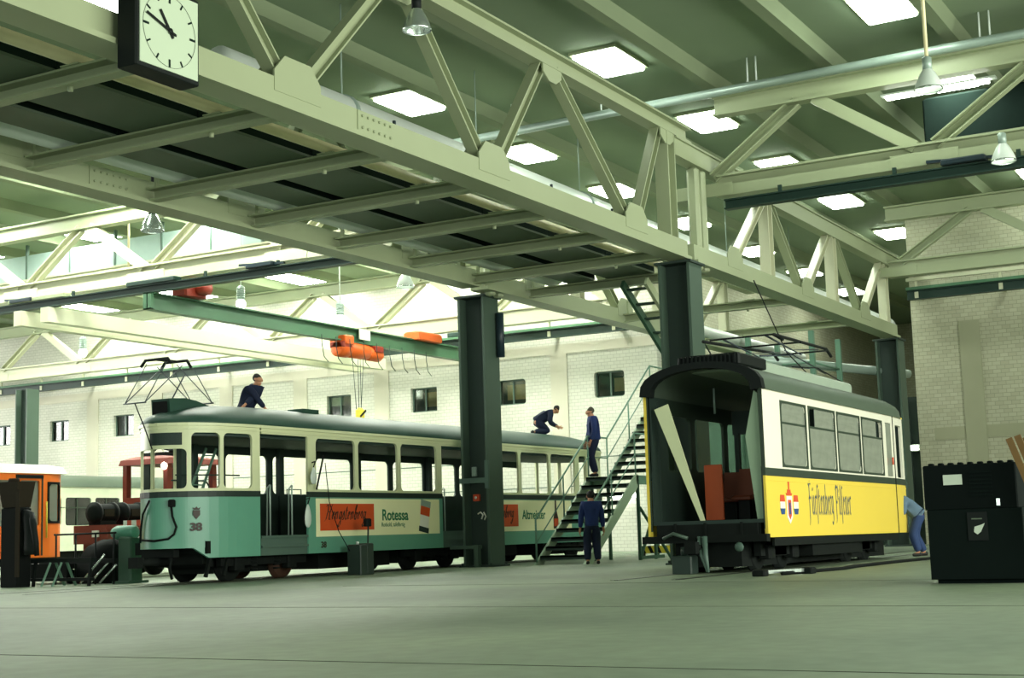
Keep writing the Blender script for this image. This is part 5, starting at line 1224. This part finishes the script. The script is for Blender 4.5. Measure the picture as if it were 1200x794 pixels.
t = thing('works_locomotive', 'red works locomotive with an open cab behind the front of the green tram', 'locomotive', (29.3, 26.8, 0))
m = MB()
m.box(27.9, 29.76, 26.0, 26.14, 1.75, 1.95); m.box(27.9, 29.76, 27.4, 27.54, 1.75, 1.95); m.box(27.9, 28.04, 26.14, 27.4, 1.75, 1.95); m.build('cab_sill', M['lred'], t)
for x in (27.9, 28.75, 29.6):
    for y in (26.0, 27.4): m = MB(); m.box(x, x + .16, y, y + .14, 1.95, 2.78); m.build('cab_post', M['lred'], t)
m = MB(); m.box(27.92, 28.02, 26.65, 26.85, 1.95, 2.78); m.build('cab_post', M['tint'], t)
m = MB(); m.loft([[(27.82, 25.9, 2.78), (29.85, 25.9, 2.78), (29.85, 27.62, 2.78), (27.82, 27.62, 2.78)], [(27.86, 25.95, 2.92), (29.8, 25.95, 2.92), (29.8, 27.58, 2.92), (27.86, 27.58, 2.92)], [(28.0, 26.3, 3.0), (29.6, 26.3, 3.0), (29.6, 27.2, 3.0), (28.0, 27.2, 3.0)]]); m.build('cab_roof', M['lred'], t)
m = MB(); m.box(28.2, 29.4, 26.4, 27.1, 2.98, 3.1); m.tube([(28.0, 26.7, 3.0), (28.3, 26.7, 3.25), (29.2, 26.7, 3.1)], .03, 6); m.tube([(28.2, 26.2, 3.12), (29.5, 26.2, 3.12)], .05, 8); m.build('roof_gear', M['black'], t)
m = MB(); m.lathe([(.06, -.06), (.1, 0), (.06, .03)], (27.84, 26.05, 2.72), 12, 'x'); m.build('headlamp', M['bulb'], t)
m = MB(); m.bevbox(27.9, 30.9, 26.0, 27.54, .95, 1.75, .02); m.build('bonnet', M['tsill'], t)
m = MB(); m.box(27.7, 31.2, 26.0, 27.54, .5, .95); m.box(27.6, 27.7, 25.9, 27.6, .45, 1.0); m.build('chassis', M['lred'], t)
for x in (28.4, 30.4):
    for y in (26.05, 27.3): m = MB(); m.lathe([(.1, 0), (.36, .02), (.4, .05), (.4, .15), (.1, .18)], (x, y, .42), 20, 'y'); m.build('wheel', M['bogie'], t)
m = MB(); m.box(28.2, 28.55, 26.45, 26.8, .9, 1.4); m.build('driver_seat', M['black'], t)

t = thing('flat_wagon', 'red flat wagon in front of the red locomotive', 'wagon', (25.8, 24.9, 0))
m = MB(); m.box(24.2, 27.4, 24.4, 25.4, .8, 1.22); m.box(24.2, 27.4, 24.34, 24.4, .9, 1.1); m.box(24.4, 27.2, 24.5, 25.3, .45, .8); m.build('deck', M['lred'], t)
for x in (24.9, 26.8):
    for y in (24.3, 25.3): m = MB(); m.lathe([(.1, 0), (.3, .02), (.36, .05), (.36, .15), (.1, .18)], (x, y, .37), 20, 'y'); m.build('wheel', M['bogie'], t)
m = MB(); m.box(24.17, 24.2, 24.6, 24.8, .95, 1.1); m.build('reflector', M['iwhite'], t)
for i, (x, lab) in enumerate(((24.25, 'black traction motor on the red wagon, left of the pair'), (25.1, 'black traction motor on the red wagon, right of the pair'))):
    t = thing('traction_motor', lab, 'motor', (x + .35, 24.9, 1.22), 'motors on the wagon')
    m = MB(); m.lathe([(.12, 0), (.2, .03), (.21, .12), (.21, .58), (.2, .67), (.12, .7)], (x, 24.9, 1.5), 18, 'x'); m.build('casing', M['bogie'], t)
    for q in (.06, .58): m = MB(); m.lathe([(.25, 0), (.25, .07)], (x + q, 24.9, 1.5), 18, 'x'); m.build('flange', M['black'], t)
    m = MB(); m.box(x + .2, x + .5, 24.68, 24.7, 1.42, 1.58); m.build('cover_plate', M['dbrown'], t)
    m = MB(); m.box(x + .1, x + .6, 24.72, 25.08, 1.22, 1.32); m.build('foot', M['black'], t)

# things on the floor at the left
t = thing('machine_stand', 'green machine pedestal beside the nose of the green tram', 'machine', (21.7, 21.2, 0))
m = MB(); m.bevbox(21.5, 21.85, 21.0, 21.36, 0, .92, .03); m.box(21.4, 21.95, 20.95, 21.4, 0, .05); m.build('column', M['dgreen'], t)
m = MB(); m.lathe([(.1, -.1), (.14, -.06), (.14, .4), (.1, .5)], (21.65, 21.1, 1.0), 14, 'y'); m.build('head', M['tgreen'], t)
t = thing('striped_board', 'red and white striped board on the green machine pedestal', 'board', (21.7, 21.1, 1.14))
m = MB(); m.box(21.72, 21.78, 20.86, 21.42, 1.13, 1.24); m.build('board', M['iwhite'], t)
for y in (20.95, 21.2): m = MB(); m.box(21.715, 21.72, y, y + .11, 1.13, 1.24); m.build('red_stripe', M['ired'], t)
t = thing('steel_post', 'dark post with brown top at the left edge', 'post', (20.2, 22.8, 0))
m = MB(); m.bevbox(20.05, 20.4, 22.55, 23.05, 0, 1.55, .03); m.build('lower_post', M['rubber'], t)
m = MB(); m.hexa([(20.05, 22.6, 1.55), (20.4, 22.6, 1.55), (20.4, 23.0, 1.55), (20.05, 23.0, 1.55), (20.0, 22.52, 2.05), (20.45, 22.52, 2.05), (20.45, 23.08, 2.05), (20.0, 23.08, 2.05)]); m.lathe([(.12, 2.05), (.1, 2.12)], (20.2, 22.85, 0), 12); m.build('upper_post', M['dbrown'], t)
m = MB(); m.box(20.02, 20.05, 22.5, 22.6, .2, 1.9); m.build('side_strip', M['dbrown'], t)
m = MB(); m.smooth = True
def ov(cy, cz, ry, rx): return [(20.15 + rx * math.sin(2 * PI * k / 14), cy + ry * math.cos(2 * PI * k / 14), cz) for k in range(14)]
m.loft([ov(22.45, 1.5, .03, .04), ov(22.42, 1.46, .12, .08), ov(22.37, 1.36, .15, .1), ov(22.33, 1.05, .14, .1), ov(22.3, .75, .17, .11), ov(22.29, .62, .17, .11)])
m.tube([(20.15, 22.3, 1.42), (20.1, 22.19, 1.2), (20.12, 22.13, .85), (20.14, 22.12, .6)], [.06, .07, .06, .05], 8)
top('work_jacket', m, M['black'], 'dark jacket hanging on the right side of the dark post at the left edge', 'jacket', (20.15, 22.35, .6))
t = thing('trestle', 'low dark steel trestle with pale green legs on the floor at far left', 'trestle', (20.6, 21.8, 0))
m = MB(); m.box(20.4, 20.55, 20.95, 23.0, .46, .54); m.box(21.0, 21.12, 20.95, 23.0, .42, .5); m.box(20.4, 20.5, 20.95, 23, .1, .16); m.build('beam', M['black'], t)
for y in (22.05, 21.75):
    m = MB(); m.beam((20.42, y, .46), (20.3, y + .12, 0), .04, .04); m.beam((20.55, y, .46), (20.9, y + .12, 0), .04, .04); m.build('leg', M['stair'], t)
for y in (21.0, 22.5, 22.9): m = MB(); m.beam((20.45, y, .46), (20.4, y, 0), .05, .05); m.build('leg', M['black'], t)
t = thing('safety_rail', 'thin dark rail on posts above the trestle at left', 'rail', (21.3, 22, 0))
m = MB(); m.tube([(21.3, 21.2, 1.0), (21.3, 22.9, 1.0)], .022, 6); m.build('rail', M['black'], t)
for y in (21.25, 21.75, 22.3, 22.85): m = MB(); m.tube([(21.3, y, 0), (21.3, y, 1.0)], .02, 6); m.build('post', M['black'], t)
t = thing('dark_platform', 'low black platform added to darken the floor behind the trestle at far left', 'trolley', (22.6, 23.6, 0))
m = MB(); m.box(21.5, 23.2, 22.75, 24.6, .3, .42); m.box(21.5, 21.56, 22.75, 24.6, .12, .3); m.build('deck', M['rubber'], t)  # added dark platform, makes the floor behind the trestle dark
for x in (21.8, 22.9):
    for y in (22.9, 24.3): m = MB(); m.lathe([(.05, 0), (.14, .01), (.15, .03), (.15, .07), (.14, .09), (.05, .1)], (x, y, .15), 14, 'y'); m.build('wheel', M['rubber'], t)
m = MB(); m.smooth = True; m.loft([[(21.9 + a * 1.0, 22.05 + b * 1.0, .45) for a, b in ((-.35, -.5), (.3, -.55), (.35, .5), (-.3, .55))], [(21.9 + a * .9, 22.0 + b * .9, .75) for a, b in ((-.35, -.5), (.3, -.45), (.35, .3), (-.3, .35))], [(21.9 + a * .5, 21.9 + b * .5, .88) for a, b in ((-.35, -.5), (.3, -.45), (.35, .2), (-.3, .25))]])
m.box(21.65, 22.15, 21.55, 22.65, 0, .46); top('tarpaulin_heap', m, M['rubber'], 'black tarpaulin heap behind the trestle, left of the green pedestal', 'tarpaulin', (21.9, 21.9, 0))
for i in range(3):
    m = MB(); m.tube([(20.9 + .14 * i, 21.75 - .12 * i, .03), (20.95 + .14 * i, 21.15 - .02 * i, .58 - .1 * i)], .02, 8); top('steel_bar', m, M['chrome'], 'grey steel bar leaning by the green pedestal, %s of three' % ('leftmost', 'middle', 'rightmost')[i], 'bar', (20.9, 21.7, 0), 'steel bars by the pedestal')

# ------------------------------------------------------------------ light and camera
wd = bpy.data.worlds.new('w'); S.world = wd; wd.use_nodes = True
wd.node_tree.nodes['Background'].inputs[0].default_value = (0.72, 0.95, 0.86, 1)
wd.node_tree.nodes['Background'].inputs[1].default_value = 0.34
def area(name, loc, rot, sx, sy, power, col):
    l = bpy.data.lights.new(name, 'AREA'); l.shape = 'RECTANGLE'; l.size = sx; l.size_y = sy; l.energy = power; l.color = col
    o = bpy.data.objects.new(name, l); C.objects.link(o); o.location = loc; o.rotation_euler = rot
    return o
# daylight through the high windows of the far left wall, plus two added fill lamps
area('daylight_left', (24, 63.5, 6.5), (math.radians(-90), 0, 0), 46, 6, 7500, (1, 1, .95))
area('fill_right', (16, -11.5, 5.0), (math.radians(90), 0, 0), 34, 6, 6800, (.96, 1, .88))  # added fill for sides facing right; that wall has no windows
area('fill_rear', (-9.5, 6, 3.2), (0, math.radians(-90), 0), 5.5, 14, 900, (.9, 1, .9))  # added frontal fill from behind the camera, no gate is built

f, yaw, pit, rol = 1708.43, .516045, .132336, -.030796
cy_, sy_, cp, sp = math.cos(yaw), math.sin(yaw), math.cos(pit), math.sin(pit)
fw = V((cy_ * cp, sy_ * cp, sp)); r = V((sy_, -cy_, 0)); u = r.cross(fw)
r2 = r * math.cos(rol) + u * math.sin(rol); u2 = r2.cross(fw)
cam = bpy.data.cameras.new('camera'); cam.sensor_fit = 'HORIZONTAL'; cam.sensor_width = 36; cam.lens = f / 1200 * 36; cam.clip_end = 300; cam.clip_start = .1
co = bpy.data.objects.new('camera', cam); C.objects.link(co)
mt = Matrix((r2, u2, -fw)).transposed().to_4x4(); mt.translation = V((0, 0, .75)); co.matrix_world = mt
S.camera = co
S.view_settings.view_transform = 'Standard'; S.view_settings.look = 'None'; S.view_settings.gamma = 1; S.view_settings.use_curve_mapping = False
S.view_settings.exposure = 0.36
S.cycles.max_bounces = 8; S.cycles.transparent_max_bounces = 12
S.cycles.use_denoising = True
S.cycles.sample_clamp_indirect = 6
